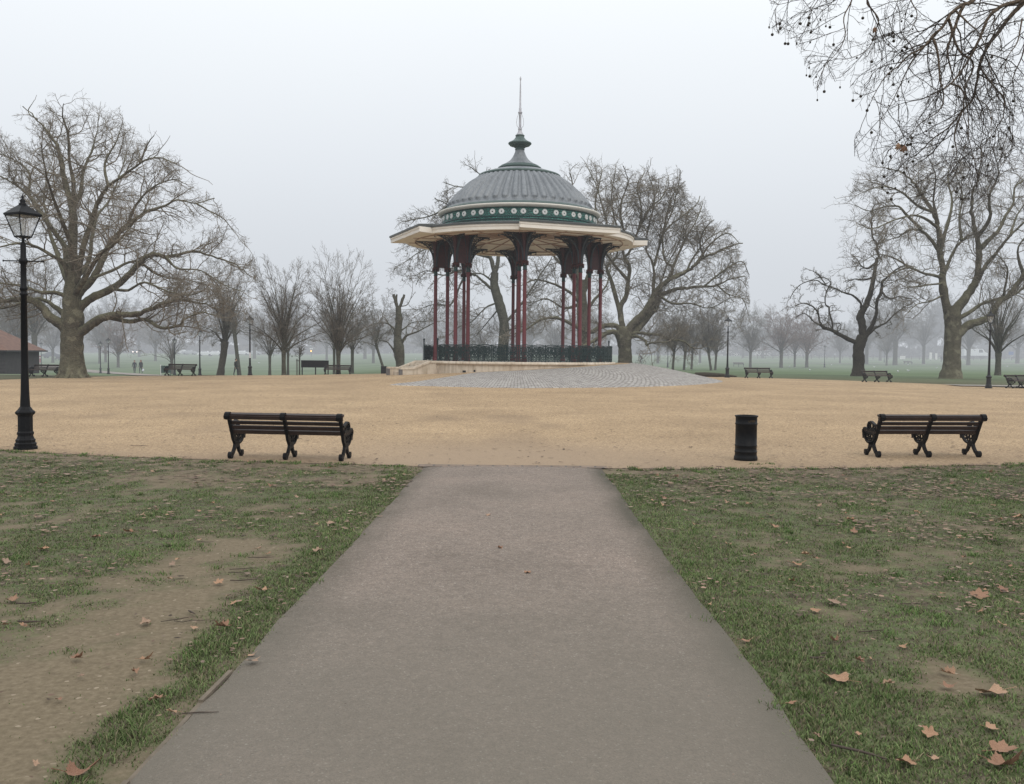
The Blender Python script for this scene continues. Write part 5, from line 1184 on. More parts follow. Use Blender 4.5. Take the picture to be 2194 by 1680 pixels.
# --- big tree behind the bandstand at the right
Y = 84.0; B_ = ground(1339, Y); t = Tree(B_, 8); R = lambda w_: w_ * Y / FPX / 2
b0 = np.array(at(1339, 800, Y)); b0[2] = B_.z - .3
t.add_trunk([b0, at(1339, 790, Y), at(1339, 765, Y), at(1339, 745, Y), at(1337, 722, Y), at(1338, 700, Y)], [R(38), R(31), R(30), R(29), R(35), R(26)], 16, .06)
for px, dY, w0, w1 in [
  ([(1340, 720), (1354, 697), (1372, 679), (1392, 653), (1404, 627), (1424, 607), (1444, 594), (1470, 583), (1488, 569), (1508, 552), (1537, 540), (1565, 526), (1590, 520)], -2, 23, 3), ([(1342, 728), (1360, 710), (1381, 690), (1404, 653), (1415, 635), (1444, 621), (1473, 617), (1508, 614), (1537, 611), (1565, 598), (1596, 592)], 2, 19, 3),
  ([(1336, 715), (1332, 690), (1329, 658), (1340, 638), (1346, 601), (1349, 572), (1340, 552), (1355, 531), (1369, 491), (1387, 456), (1404, 428)], 0, 17, 3), ([(1398, 640), (1401, 610), (1401, 586), (1398, 560), (1384, 531), (1392, 474), (1404, 428), (1387, 364)], 0, 10, 2),
  ([(1436, 600), (1441, 572), (1424, 557), (1421, 500), (1441, 451), (1456, 387), (1459, 364)], -1, 8, 2), ([(1360, 705), (1381, 687), (1410, 658), (1415, 615), (1427, 572), (1450, 530), (1470, 470)], 4, 8, 2.5),
  ([(1330, 728), (1318, 712), (1300, 714), (1271, 731), (1250, 742)], -2, 18, 8), ([(1330, 712), (1320, 698), (1291, 699), (1262, 712), (1228, 696), (1202, 684), (1176, 681), (1150, 690), (1128, 706), (1105, 715)], -1, 14, 5),
  ([(1329, 673), (1309, 601), (1300, 572), (1323, 543), (1306, 500), (1290, 440), (1270, 380), (1255, 352)], 2, 12, 2), ([(1349, 716), (1366, 713), (1387, 716), (1415, 718), (1439, 728), (1462, 731), (1485, 746)], -3, 10, 4), ([(1352, 722), (1366, 721), (1384, 731), (1386, 739), (1398, 735), (1430, 733)], -4, 9, 4),
  ([(1508, 552), (1500, 520), (1510, 490), (1530, 470)], -2, 6, 2), ([(1470, 583), (1490, 545), (1520, 510), (1560, 490)], 3, 6, 2), ([(1355, 531), (1335, 490), (1330, 440), (1345, 390), (1335, 355)], -4, 9, 2), ([(1369, 491), (1390, 450), (1420, 420), (1430, 380)], 4, 8, 2),
  ([(1346, 601), (1310, 560), (1290, 520), (1300, 470)], -5, 9, 2), ([(1404, 627), (1440, 650), (1480, 650), (1520, 660), (1560, 640)], -4, 7, 2), ([(1537, 611), (1560, 630), (1590, 640), (1600, 660)], 0, 4, 2), ([(1421, 500), (1440, 480), (1490, 440), (1500, 420)], 2, 6, 2), ([(1441, 574), (1465, 520), (1495, 465), (1505, 432)], 3, 7, 2), ([(1488, 569), (1525, 520), (1560, 500), (1585, 522)], -2, 6, 2), ([(1402, 570), (1425, 480), (1440, 420), (1468, 388)], 1, 7, 2), ([(1508, 614), (1550, 580), (1590, 560), (1604, 590)], 1, 5, 2), ([(1340, 560), (1325, 500), (1310, 430), (1318, 365)], -1, 8, 2), ([(1355, 531), (1375, 460), (1365, 400), (1380, 372)], 2, 7, 2)]:
    t.limb(px, Y, dY, w0, w1)
t.ok = fuzzy([(1150, 480), (1190, 400), (1215, 360), (1240, 345), (1275, 343), (1300, 352), (1320, 345), (1335, 360), (1360, 370), (1390, 360), (1410, 375), (1440, 375), (1455, 368), (1470, 410), (1500, 440), (1512, 440), (1530, 490), (1560, 490), (1580, 520), (1598, 560), (1606, 620), (1610, 700)], t.rd, 10)
t.sprout(dict(PLANE, rmin=(.0165, .0105, .0075, .006), wob=(.23, .28, .33, .36), trop=(.05, .05, .04, .02)), .34, 3.0, .18)
t.build('plane_tree', 'broad bare plane tree with leaning limbs rising right of the bandstand', MT['plane_bark'], MT['twig'], rough=.14)
# --- upright tree just behind the right hand columns
Y = 92.0; B_ = ground(1252, Y); t = Tree(B_, 9); R = lambda w_: w_ * Y / FPX / 2; b0 = np.array(at(1252, 800, Y)); b0[2] = B_.z - .3
t.add_trunk([b0, at(1252, 780, Y), at(1250, 720, Y), at(1247, 660, Y), at(1243, 600, Y)], [R(36), R(30), R(27), R(24), R(20)], 12)
for px, dY, w0, w1 in [([(1243, 610), (1230, 560), (1218, 500), (1228, 430), (1222, 370)], 0, 18, 3), ([(1246, 640), (1265, 580), (1285, 520), (1275, 440), (1290, 370)], 2, 16, 3), ([(1244, 620), (1215, 580), (1180, 540), (1160, 500)], -2, 12, 3), ([(1248, 660), (1225, 630), (1190, 610), (1150, 600), (1120, 610)], -3, 10, 3), ([(1248, 680), (1275, 640), (1300, 610), (1310, 560)], 3, 10, 3), ([(1247, 650), (1210, 660), (1170, 640), (1140, 650)], 3, 9, 2)]: t.limb(px, Y, dY, w0, w1)
t.ok = fuzzy([(1100, 520), (1180, 420), (1205, 360), (1240, 345), (1300, 350), (1340, 420)], t.rd, 10); t.sprout(dict(PLANE, rmin=(.018, .0115, .0082, .0066)), .6, 3.0, .15)
t.build('plane_tree', 'tall upright bare tree directly behind the right columns of the bandstand', MT['plane_bark'], MT['twig'], rough=.12)
# --- leaning tree behind the left part of the bandstand
Y = 88.0; B_ = ground(1077, Y); t = Tree(B_, 12); R = lambda w_: w_ * Y / FPX / 2; b0 = np.array(at(1076, 800, Y)); b0[2] = B_.z - .3
t.add_trunk([b0, at(1076, 775, Y), at(1079, 735, Y), at(1080, 690, Y), at(1069, 648, Y), at(1059, 612, Y), at(1060, 584, Y)], [R(30), R(25), R(22), R(21), R(21), R(18), R(17)], 14, .06)
for px, dY, w0, w1 in [([(1060, 588), (1050, 552), (1030, 520), (1000, 480), (960, 440), (930, 425)], 0, 13, 2.5), ([(1060, 588), (1068, 552), (1072, 500), (1060, 430), (1040, 385), (1010, 360)], 1, 12, 2.5), ([(1059, 620), (1050, 616), (1035, 603), (1018, 589), (1001, 584)], -1, 9, 5), ([(1001, 584), (985, 612), (975, 640), (960, 655), (932, 652), (905, 660)], -1, 6, 2), ([(1018, 590), (985, 580), (950, 590), (915, 580), (890, 590)], -2, 6, 2), ([(1058, 606), (1035, 588), (1012, 586)], 1, 6, 3),
  ([(1080, 695), (1100, 672), (1126, 639), (1147, 605), (1164, 580), (1180, 556)], 2, 8, 3), ([(1080, 712), (1098, 705), (1118, 700)], -2, 6, 3), ([(1000, 480), (960, 490), (920, 500), (890, 520)], 2, 7, 2), ([(1030, 520), (990, 530), (950, 520), (900, 540), (870, 560)], -3, 7, 2), ([(960, 440), (930, 460), (890, 470), (862, 475)], 0, 5, 2), ([(1050, 552), (1010, 540), (980, 510), (955, 470)], 3, 7, 2), ([(1066, 648), (1040, 660), (1010, 690), (985, 700), (960, 720)], -3, 5, 2), ([(1070, 660), (1045, 690), (1020, 720)], 3, 4, 2), ([(1040, 385), (1020, 400), (980, 400), (950, 390)], 0, 5, 2)]: t.limb(px, Y, dY, w0, w1)
t.ok = fuzzy([(835, 560), (850, 480), (865, 455), (890, 435), (930, 430), (945, 395), (975, 365), (1000, 345), (1060, 340), (1100, 345), (1200, 420)], t.rd, 9)
t.sprout(dict(PLANE, trop=(.01, -.02, -.03, -.03), rmin=(.0165, .0105, .0075, .006)), .42, 3.0, .2)
for tip in t.rd.sample([q for q in t.tips if 860 < proj(q)[0] < 1000], 110):
    t.crown.append(([(tip[0], tip[1], tip[2] - .03), (tip[0], tip[1], tip[2] - .08), (tip[0], tip[1], tip[2] - .16), (tip[0], tip[1], tip[2] - .20)], [.01, .045, .045, .01], 5))
t.build('seed_pod_tree', 'leaning bare tree with dangling seed heads seen through the left columns', MT['grey_bark'], MT['grey_twig'], rough=.12)
# --- pollarded tree
Y = 70.0; B_ = ground(857, Y); t = Tree(B_, 14); R = lambda w_: w_ * Y / FPX / 2; b0 = np.array(at(858, 800, Y)); b0[2] = B_.z - .3
t.add_trunk([b0, at(858, 782, Y), at(855, 748, Y), at(852, 725, Y), at(855, 692, Y), at(853, 664, Y), at(853, 655, Y)], [R(24), R(19), R(23), R(18), R(15), R(13), R(11)], 14, .08)
for px, w0, w1 in [([(852, 664), (848, 648), (843, 631)], 9, 8), ([(852, 660), (849, 645), (849.5, 631)], 6, 5), ([(854, 664), (859, 650), (865, 631)], 9, 8)]:
    t.limb(px, Y, 0, w0, w1, kids=False); P, R9, k = t.trunk[-1]; t.trunk.append((np.array([P[-1], P[-1] + (P[-1] - P[-2]) * .05]), np.array([R9[-1], .005]), 8))
for px, dY, w0, w1 in [([(848, 722), (843, 702), (824, 692), (800, 694)], -1, 6, 2), ([(857, 745), (862, 730), (873, 718), (894, 711), (915, 699), (935, 690)], -1, 7, 2.5), ([(858, 712), (866, 704), (882, 692), (915, 688)], 1, 5, 2), ([(856, 657), (873, 653), (880, 640), (884, 625)], 0, 3, 1.5), ([(846, 755), (840, 745), (828, 732), (812, 730)], 0, 6, 2), ([(850, 730), (838, 700), (826, 682)], 2, 4, 1.5), ([(860, 740), (868, 722), (872, 700)], 2, 5, 2)]: t.limb(px, Y, dY, w0, w1)
t.sprout(dict(GN, rmin=(.018, .012, .009), n=(4, 3), trop=(.02, .02, .03), wob=(.3, .3, .3)), .75, 1.5, .25)
t.build('pollarded_tree', 'pollarded tree with three sawn off stubs left of the bandstand steps', MT['grey_bark'], MT['grey_twig'], rough=.16)

# --- procedural kinds
def vase(base, seed, H, spread, th, r0_, n=13, prm=None, up=.75, trunk_lean=0, droop=0, space=.5, L1=1.5, t0=.1):
    t = Tree(base, seed); rd = t.rd; bx_, by_, bz = base; z0 = bz - .3
    top = np.array([bx_ + trunk_lean, by_, bz + th])
    t.add_trunk([(bx_, by_, z0), (bx_ + trunk_lean * .05, by_, bz + .15), (bx_ + trunk_lean * .5, by_, bz + th * .5), tuple(top)], [r0_ * 1.5, r0_ * 1.12, r0_ * .95, r0_ * 1.1], 12, .04)
    for i in range(n):
        a = 2 * PI * (i + rd.random() * .7) / n; k = (i % 3 + rd.random()) / 3; out = spread * (.25 + .75 * k); z_ = H * (1 - (.58 if droop == 0 else .45) * k ** 1.7) * rd.uniform(.88, 1.0)
        c, s_ = math.cos(a), math.sin(a); st = top - np.array([0, 0, th * .22 * rd.random()]); pts = [st]
        for f, q in ((.3, up), (.6, up * .9), (.82, 1), (1, 1)):
            rr_ = out * f ** (1.0 if droop else 1.15); zz = th + (z_ - th) * f ** (.82 if k < .6 else .9) - droop * out * f * f
            pts.append(np.array([top[0] + c * rr_ + rd.gauss(0, .03) * out, top[1] + s_ * rr_ + rd.gauss(0, .03) * out, bz + zz]))
        t.limb3(pts, r0_ * rd.uniform(.26, .42), .008, True, 6)
    t.sprout(prm or VT, space, L1, t0, 18, 48); return t
VT = dict(levels=3, seg=(.3, .2, .16), wob=(.09, .12, .15), trop=(.06, .05, .03), n=(6, 4.5), ang=((20, 45), (20, 45)), ratio=.52, t0=.12, rmin=(.008, .0055, .0043), rmax=.015, k=(4, 3, 3))
p = ground(608, 62); t = vase(p, 41, 7.25, 3.3, 1.75, .14, 24, space=.40, L1=1.35); t.build('field_maple', 'fan shaped bare tree with upright twigs, left of the notice board', MT['grey_bark'], MT['grey_twig'], rough=.04)
p = ground(725, 64); t = vase(p, 47, 7.9, 3.2, 1.7, .15, 24, space=.42, L1=1.4); t.build('field_maple', 'taller fan shaped bare tree rising behind the bench and notice board', MT['grey_bark'], MT['grey_twig'], rough=.04)
p = ground(2139, 90); t = vase(p, 53, 9.6, 4.2, 2.2, .27, 20, space=.5, L1=1.9); t.build('field_maple', 'fan shaped bare tree at the right edge behind the right lamp', MT['grey_bark'], MT['grey_twig'], rough=.04)
p = ground(368, 112); vs_ = vase(p, 59, 5.5, 2.8, 1.7, .17, 14, space=.5, L1=1.2); vs_.build('field_maple', 'small vase shaped bare tree rising above the bench beside the two bins', MT['grey_bark'], MT['grey_twig'])
RND = dict(levels=4, seg=(.4, .28, .2, .16), wob=(.2, .24, .28, .3), trop=(.02, .0, -.02, -.03), n=(6, 5, 3), ang=((30, 65), (30, 65), (25, 60)), ratio=.56, t0=.12, rmin=(.0125, .0085, .0065, .0055), rmax=.028, k=(4, 3, 3, 3))
TALL = dict(RND, trop=(.05, .04, .02, 0))
p = ground(472, 86); t = vase(p, 61, 10.2, 3.3, 3.2, .31, 13, RND, trunk_lean=.45, space=.62, L1=2.0)
t.build('ivied_tree', 'dark bare tree with a tapering trunk right of the distant lamps on the left', MT['dark_bark'], MT['grey_twig'], rough=.12)
p = ground(513, 98); t = vase(p, 67, 9.2, 2.4, 4.8, .20, 9, RND, trunk_lean=-.55, space=.8, L1=1.8); t.build('slender_tree', 'slender tree with a leaning pale trunk that a person stands against', MT['grey_bark'], MT['grey_twig'])
p = ground(578, 96); t = vase(p, 71, 6.8, 3.2, 2.2, .14, 12, VT, droop=.12, space=.5, L1=1.6); t.build('field_tree', 'low spreading bare tree behind the white banded lamp', MT['grey_bark'], MT['grey_twig'])
p = ground(611, 92); p = ground(617, 98); t = vase(p, 73, 7.0, 2.6, 2.6, .13, 9, RND, space=.8, L1=1.6); t.build('field_tree', 'thin bare tree whose trunk shows just right of the first fan shaped tree', MT['grey_bark'], MT['grey_twig'])
p = ground(716, 95); t = vase(p, 77, 7.4, 2.6, 2.8, .13, 9, RND, space=.8, L1=1.6); t.build('field_tree', 'thin bare tree whose trunk shows just left of the taller fan shaped tree', MT['grey_bark'], MT['grey_twig'])
p = ground(755, 92); t = vase(p, 79, 7.4, 2.7, 2.6, .15, 12, RND, droop=.1, space=.55, L1=1.6); t.build('field_tree', 'dense bare tree right of the taller fan shaped tree and bench', MT['grey_bark'], MT['grey_twig'])
p = ground(824, 88); t = vase(p, 83, 7.2, 2.6, 2.6, .12, 9, RND, trunk_lean=-.8, space=.7, L1=1.6); t.build('slender_tree', 'slim leaning bare tree rising behind the square black bin', MT['grey_bark'], MT['grey_twig'])
# young staked tree
p = ground(642, 66); t = vase(p, 89, 3.0, .75, 1.35, .045, 8, dict(VT, rmin=(.01, .008, .006)), space=.35, L1=.5); ro = t.build('young_tree', 'young bare tree held by thin stakes left of the notice board', MT['grey_bark'], MT['grey_twig'])
for dx in (-.22, -.13):
    b = MB(); b.box((dx, 0, .62), (.035, .035, 1.24)); b.build('stake', MT['fencewood'], ro)
b = MB(); b.box((-.12, 0, 1.1), (.26, .02, .04)); b.build('tie', MT['board'], ro)
# bushy trees to the right of the bandstand
BUSH = [(1442, 100, 6.6, 2.6, 'bushy bare tree nearest the lamp at the end of the cobbles, its trunk pale'), (1466, 108, 7.4, 2.7, 'bushy bare tree second from the left in the clump right of the bandstand'), (1482, 118, 7.2, 2.8, 'bushy bare tree third from the left in the clump right of the bandstand'), (1524, 106, 7.2, 2.6, 'bushy bare tree of a close pair, with the bent trunk, left of the right lamp'), (1533, 112, 7.0, 2.5, 'bushy bare tree of a close pair, with the straight trunk, left of the right lamp')]
for i, (px, Yb, H, sp_r, lb) in enumerate(BUSH):
    p = ground(px, Yb); t = vase(p, 101 + i, H, sp_r, 2.0, .13, 13, dict(RND, n=(6, 5, 3.4)), droop=.15, space=.5, L1=1.5, trunk_lean=(-.3 if i == 3 else .1)); t.build('bushy_tree', lb, MT['grey_bark'], MT['grey_twig'], group='clump of bushy trees right of the bandstand')
# prototypes for the hazy trees farther off
def proto(kind, seed):
    z = (0., 0., 0.)
    if kind == 0: return vase(z, seed, 8, 3.2, 2.3, .19, 12, dict(RND, levels=3, rmin=(.018, .013, .0105), n=(6, 5)), space=.5, L1=2.1, droop=.1)
    if kind == 1: return vase(z, seed, 13, 5.2, 3.6, .38, 14, dict(RND, levels=3, rmin=(.025, .017, .0135), n=(6, 5.5)), space=.75, L1=3.3)
    if kind == 2: return vase(z, seed, 8, 2.8, 2.0, .19, 13, dict(VT, rmin=(.022, .016, .013), n=(6, 5)), space=.42, L1=1.6)
    return vase(z, seed, 15, 4.2, 5.0, .36, 12, dict(TALL, levels=3, rmin=(.025, .017, .0135), n=(6, 5.5)), space=.75, L1=3.3)
PROTO = {}
def far_tree(px, Yt, kind, H, label, group='hazy bare trees across the park', twig='grey_twig', base=None):
    key = (kind, twig)
    if key not in PROTO:
        t = proto(kind, 200 + kind * 7 + len(PROTO)); o = t.build('park_tree', label, MT['grey_bark'], MT[twig]); PROTO[key] = (o, {0: 8, 1: 13, 2: 8, 3: 15}[kind]); new = o
    else: new = copy_tree(PROTO[key][0])
    o, h0 = PROTO[key]; p = ground(px, Yt); new.location = p; new.rotation_euler = (0, 0, random.uniform(0, 6.28)); s_ = H / h0; new.scale = (s_ * random.uniform(.8, 1.3), s_ * random.uniform(.8, 1.3), s_ * random.uniform(.9, 1.08))
    new['label'] = label; new['group'] = group; return new
def gscan(px, py, y0=58, y1=420):
    """first visible ground point along the view through a column at image height py"""
    best = None
    for Yt in np.arange(y0, y1, .5):
        g = ground(px, Yt); q = proj(g)[1]
        if best is None or abs(q - py) < best[0] - .05: best = (abs(q - py), Yt)
    return ground(px, best[1])
# ------------------------------------------------------------------ middle distance and far trees
for a in [(74, 118, 3, 14.5, 'tall twin stemmed hazy tree rising behind the hut roof'), (18, 150, 1, 13, 'hazy tree behind the hut at the left edge'), (38, 128, 3, 12, 'hazy upright tree just left of the twin stemmed one behind the hut'), (-40, 140, 1, 13, 'hazy tree beyond the left edge behind the hut'),
          (113, 175, 0, 9, 'hazy tree left of the big plane trunk, beyond the sloping path'), (213, 172, 0, 9.5, 'hazy tree above the pair of distant lamps, left of two'), (226, 182, 0, 9.5, 'hazy tree above the pair of distant lamps, right of two'),
          (253, 152, 2, 7.8, 'reddish fan shaped hazy tree left of the two walkers', 'red_twig'), (333, 196, 0, 9.5, 'hazy tree with a straight trunk right of the two walkers'), (298, 240, 1, 12, 'reddish hazy tree far behind the two walkers', 'red_twig'),  (545, 230, 1, 12.5, 'hazy tree behind the white banded lamp'),  (700, 215, 0, 9.5, 'hazy round tree just above the bench by the notice board'), (782, 225, 1, 11.5, 'hazy tree right of the taller fan shaped tree'), (800, 180, 0, 8.8, 'hazy tree left of the leaning slim tree'), (845, 255, 1, 13, 'hazy tree directly behind the pollarded tree'),  (908, 205, 0, 8.5, 'small hazy tree left of the bandstand railing'), (985, 190, 1, 11.5, 'hazy tree seen between the left columns'),  (1035, 150, 0, 7, 'low hazy tree beside the leaning trunk behind the railing'),
          (1135, 210, 1, 13, 'hazy tree right of the centre columns'),  (1190, 170, 0, 8.5, 'hazy tree left of the right columns'),  (1282, 210, 1, 12, 'hazy tree at the right end of the railing'),  (1410, 190, 0, 9.5, 'hazy tree above the crest of the cobbles'),  (1500, 200, 0, 10, 'hazy tree behind the bushy clump, middle'), 
          (1608, 150, 0, 8.6, 'slender hazy tree above the small field bench'), (1674, 152, 0, 9.4, 'brownish round hazy tree standing above the right bench', 'red_twig'), (1703, 166, 0, 7.8, 'small round hazy tree just right of the brownish one', 'red_twig'), (1729, 160, 0, 9, 'slender hazy tree left of the gnarled tree', 'red_twig'), (1634, 268, 1, 15.5, 'large pale hazy tree between two nearer round ones'), (1592, 275, 1, 13.5, 'large pale hazy tree just right of the right lamp head'),  (1800, 215, 0, 9, 'small hazy tree under the low limb of the gnarled tree'), (1857, 205, 1, 13, 'hazy tree just right of the gnarled trunk'), (1886, 250, 3, 15, 'hazy upright tree above the right far bench'), (1918, 196, 3, 15, 'stout hazy tree halfway between the two big right trees'),
          (1900, 190, 0, 8.5, 'small hazy tree left of the stout one between the big right trees'),  (1979, 214, 3, 14, 'hazy upright tree left of the right plane trunk'),  (2075, 205, 1, 13, 'hazy tree between right plane trunk and right lamp'),  (2180, 230, 1, 13, 'hazy tree at the right edge of the field'), (2225, 200, 1, 13, 'hazy tree beyond the right edge')]:
    far_tree(*a[:5], twig=(a[5] if len(a) > 5 else 'grey_twig'))
# the woods at the far side of the common read as one grey mass
low = []
for k, (H, sp_r, th_, n) in enumerate(((13, 4.5, 3.0, 11), (11, 4.8, 2.2, 12), (15, 4.0, 4.5, 10), (9, 3.6, 1.6, 11))):
    t = vase((0., 0., 0.), 300 + k, H, sp_r, th_, .35, n, dict(RND, levels=2, seg=(.9, .6), rmin=(.075, .055), n=(14,)), space=.75, L1=3.3); low.append(tubes_to_arrays(t.trunk + t.crown))
VS, FS = [], []; base = 0; rd = random.Random(77)
for i in range(160):
    px = -240 + 2700 * (i + rd.random()) / 160; Yt = rd.uniform(300, 395) + (25 if 1500 < px < 1800 else 0); p = ground(px, Yt); V, F = low[rd.randrange(4)]; a = rd.uniform(0, 6.28); s_ = rd.uniform(.75, 1.25) * (1.12 if px < 1000 or px > 1750 else .95)
    Rm = np.array([[math.cos(a), -math.sin(a), 0], [math.sin(a), math.cos(a), 0], [0, 0, 1]]) * s_; VS.append(V @ Rm.T + np.array(p)); FS.append(F + base); base += len(V)
props(put('woodland', raw_mesh('woodland', np.concatenate(VS), np.concatenate(FS), MT['dark_bark'], False)), 'misty belt of bare woods closing the far side of the common', 'woods', kind='stuff')
# scrubby undergrowth below it
n = 34000; r_ = np.random.RandomState(9); px = -260 + 2740 * r_.rand(n); dist = 300 + 75 * r_.rand(n); x = (px - CX) / FPX * dist; z = terrain(x, dist); h = 3.4 * (.5 + fbm(px * .02, px * 0 + 2)) * r_.rand(n) ** .8
c = np.stack([x, dist, z + h], -1); d1 = r_.randn(n, 3) * .55; d2 = r_.randn(n, 3) * .28; V = np.stack([c - d1, c + d2, c + d1, c - d2], 1).reshape(-1, 3)
props(put('undergrowth', raw_mesh('undergrowth', V, np.arange(n * 4).reshape(-1, 4), MT['dark_bark'], False)), 'dark scrub and hedge along the foot of the far woods', 'undergrowth', kind='stuff')

# ------------------------------------------------------------------ houses, cars, fence and signs far off
def house(px, Y, wd, dp, hw, hr, wall, label, rz=0, chim=True, nw=4):
    o = thing('house', label, 'house', ground(px, Y), rz); b = MB(); b.box((0, 0, hw / 2), (wd, dp, hw)); b.add([(-wd / 2, -dp / 2, hw), (-wd / 2, dp / 2, hw), (-wd / 2, 0, hw + hr)], [(0, 1, 2)]); b.add([(wd / 2, -dp / 2, hw), (wd / 2, dp / 2, hw), (wd / 2, 0, hw + hr)], [(0, 1, 2)]); b.build('wall', wall, o)
    b = MB(); e = .4; v = [(-wd / 2 - e, -dp / 2 - e, hw - .2), (wd / 2 + e, -dp / 2 - e, hw - .2), (wd / 2 + e, 0, hw + hr + .05), (-wd / 2 - e, 0, hw + hr + .05), (wd / 2 + e, dp / 2 + e, hw - .2), (-wd / 2 - e, dp / 2 + e, hw - .2)]; b.add(v, [(0, 1, 2, 3), (3, 2, 4, 5)]); ro = b.build('roof', MT['rooftile'], o)
    if chim: b = MB(); b.box((wd * .3, 0, hw + hr + .4), (.9, .7, 1.6)); b.build('chimney', MT['brick'], ro)
    for i in range(nw):
        for zz in ([1.4, 4.2] if hw > 5 else [1.4]):
            b = MB(); xx = -wd / 2 + wd * (i + .5) / nw; b.box((xx, -dp / 2 - .02, zz), (1.1, .08, 1.3)); w_ = b.build('window', MT['white'], o); b = MB(); b.box((xx, -dp / 2 - .07, zz), (.9, .04, 1.1)); b.build('pane', MT['glassdark'], w_)
house(955, 420, 16, 9, 6.5, 4, MT['brick'], 'faint reddish house seen between the left columns', .1); house(1020, 410, 8, 8, 5, 3, MT['render'], 'faint pale house left of the leaning trunk'); house(1165, 405, 12, 8, 3.4, 3.6, MT['brick'], 'faint house with a low reddish front right of the centre columns', -.1)
house(699, 330, 9, 7, 3.2, 2.4, MT['brick'], 'low red brick building above the bench by the notice board', .05, False, 3); house(150, 420, 18, 9, 6, 4, MT['render'], 'faint pale house behind the left plane tree'); house(560, 430, 18, 9, 6, 4, MT['render'], 'faint pale house behind the trees above the white banded lamp')
house(1631, 318, 5.2, 4, 2.0, .9, MT['white'], 'small white hut just right of the right lamp, far across the field', 0, False, 1); house(1705, 322, 10, 5, 2.2, .9, MT['render'], 'long low pale building above the right bench, far across the field', .05, False, 4); house(1752, 325, 5, 5, 2.2, .9, MT['render'], 'short low pale building right of the long one', 0, False, 2); house(1560, 320, 7, 5, 2.0, .9, MT['white'], 'low whitish building behind the bushy trees', 0, False, 2)
def make_car(label, paint, group='cars parked beyond the field'):
    o = thing('parked_car', label, 'car', group=group); b = MB(); prof = [(-2.1, .35), (-2.12, .75), (-1.95, .92), (-1.35, 1.0), (-.75, 1.42), (.65, 1.44), (1.25, 1.0), (1.95, .86), (2.12, .65), (2.1, .33)]; k = len(prof)
    vs = [(x, s_ * (.84 if z < 1.2 else .66), z) for s_ in (-1, 1) for x, z in prof]; b.add(vs, [tuple(range(k)), tuple(reversed(range(k, 2 * k)))] + [(i, (i + 1) % k, k + (i + 1) % k, k + i) for i in range(k)]); b.build('body', paint, o)
    for s_ in (-1, 1):
        b = MB(); b.add([(-1.2, s_ * .80, 1.02), (1.1, s_ * .80, 1.02), (.58, s_ * .70, 1.37), (-.68, s_ * .70, 1.37)], [(0, 1, 2, 3)]); b.build('side_window', MT['glassdark'], o)
        for x in (-1.3, 1.3):
            b = MB(); b.lathe([(.12, -.1), (.31, -.1), (.31, .1), (.12, .1)], 14); b.v = [(p[0] + x, p[2] + s_ * .78, p[1] + .31) for p in b.v]; b.build('wheel', MT['tyre'], o)
    b = MB(); b.add([(1.22, -.66, 1.03), (1.22, .66, 1.03), (.70, .56, 1.40), (.70, -.56, 1.40)], [(0, 1, 2, 3)]); b.build('windscreen', MT['glassdark'], o)
    return o
cars = {k: None for k in ('carwhite', 'cargrey', 'cardark')}
for px, Y, kind, rz, lb in [(440, 262, 'carwhite', .1, 'white car parked behind the lamp beside the left bench'), (462, 268, 'carwhite', .15, 'white car just left of the dark tapering tree trunk'), (406, 285, 'cargrey', 0, 'silver car beyond the small vase shaped tree, right side'), (392, 290, 'carwhite', .1, 'small white car beyond the small vase shaped tree, left side'), (520, 285, 'carwhite', 0, 'white car seen right of the slender leaning trunk'), (545, 290, 'cargrey', .1, 'silver car seen just right of the white banded lamp'), (294, 285, 'cardark', -1.5, 'dark car with lit headlamps beyond the two walkers'), (160 / 1, 300, 'cardark', 0, 'dark car hidden behind the left plane tree'), (112, 215, 'cardark', .1, 'dark car parked by the path left of the big plane trunk')]:
    if cars[kind] is None: cars[kind] = make_car(lb, MT[kind]); o = cars[kind]
    else: o = copy_tree(cars[kind])
    o.location = ground(px, Y); o.rotation_euler = (0, 0, rz); o['label'] = lb
    if 'lit' in lb:
        for s_ in (-1, 1): b = MB(); b.box((2.13, s_ * .58, .68), (.06, .26, .18)); b.build('headlight', MT['headlamp'], o)
ts = thing('traffic_signal', 'small amber lit signal beneath a white plate above the notice board', 'signal', ground(667, 262)); b = MB(); b.box((0, 0, 1.1), (.12, .12, 2.2)); b.box((0, -.1, 1.55), (.45, .2, .55)); b.build('post', MT['board'], ts)
b = MB(); b.lathe([(0, 0), (.17, .0), (.17, .05), (0, .06)], 14); b.v = [(x, -z - .2, y + 1.55) for x, y, z in b.v]; b.build('lens', MT['amber'], ts); b = MB(); b.box((0, 0, 2.25), (.9, .05, .35)); b.build('plate', MT['white'], ts)
lt = thing('lit_lamp', 'tiny warm light on the pale buildings left of the gnarled tree', 'light', ground(1758, 318)); b = MB(); b.box((0, 0, 1.2), (.1, .1, 2.4)); b.build('post', MT['board'], lt); b = MB(); b.lathe([(0, 0), (.2, .1), (.2, .3), (0, .4)], 10); b.build('bulb', MT['headlamp'], lt, (0, 0, 2.4))
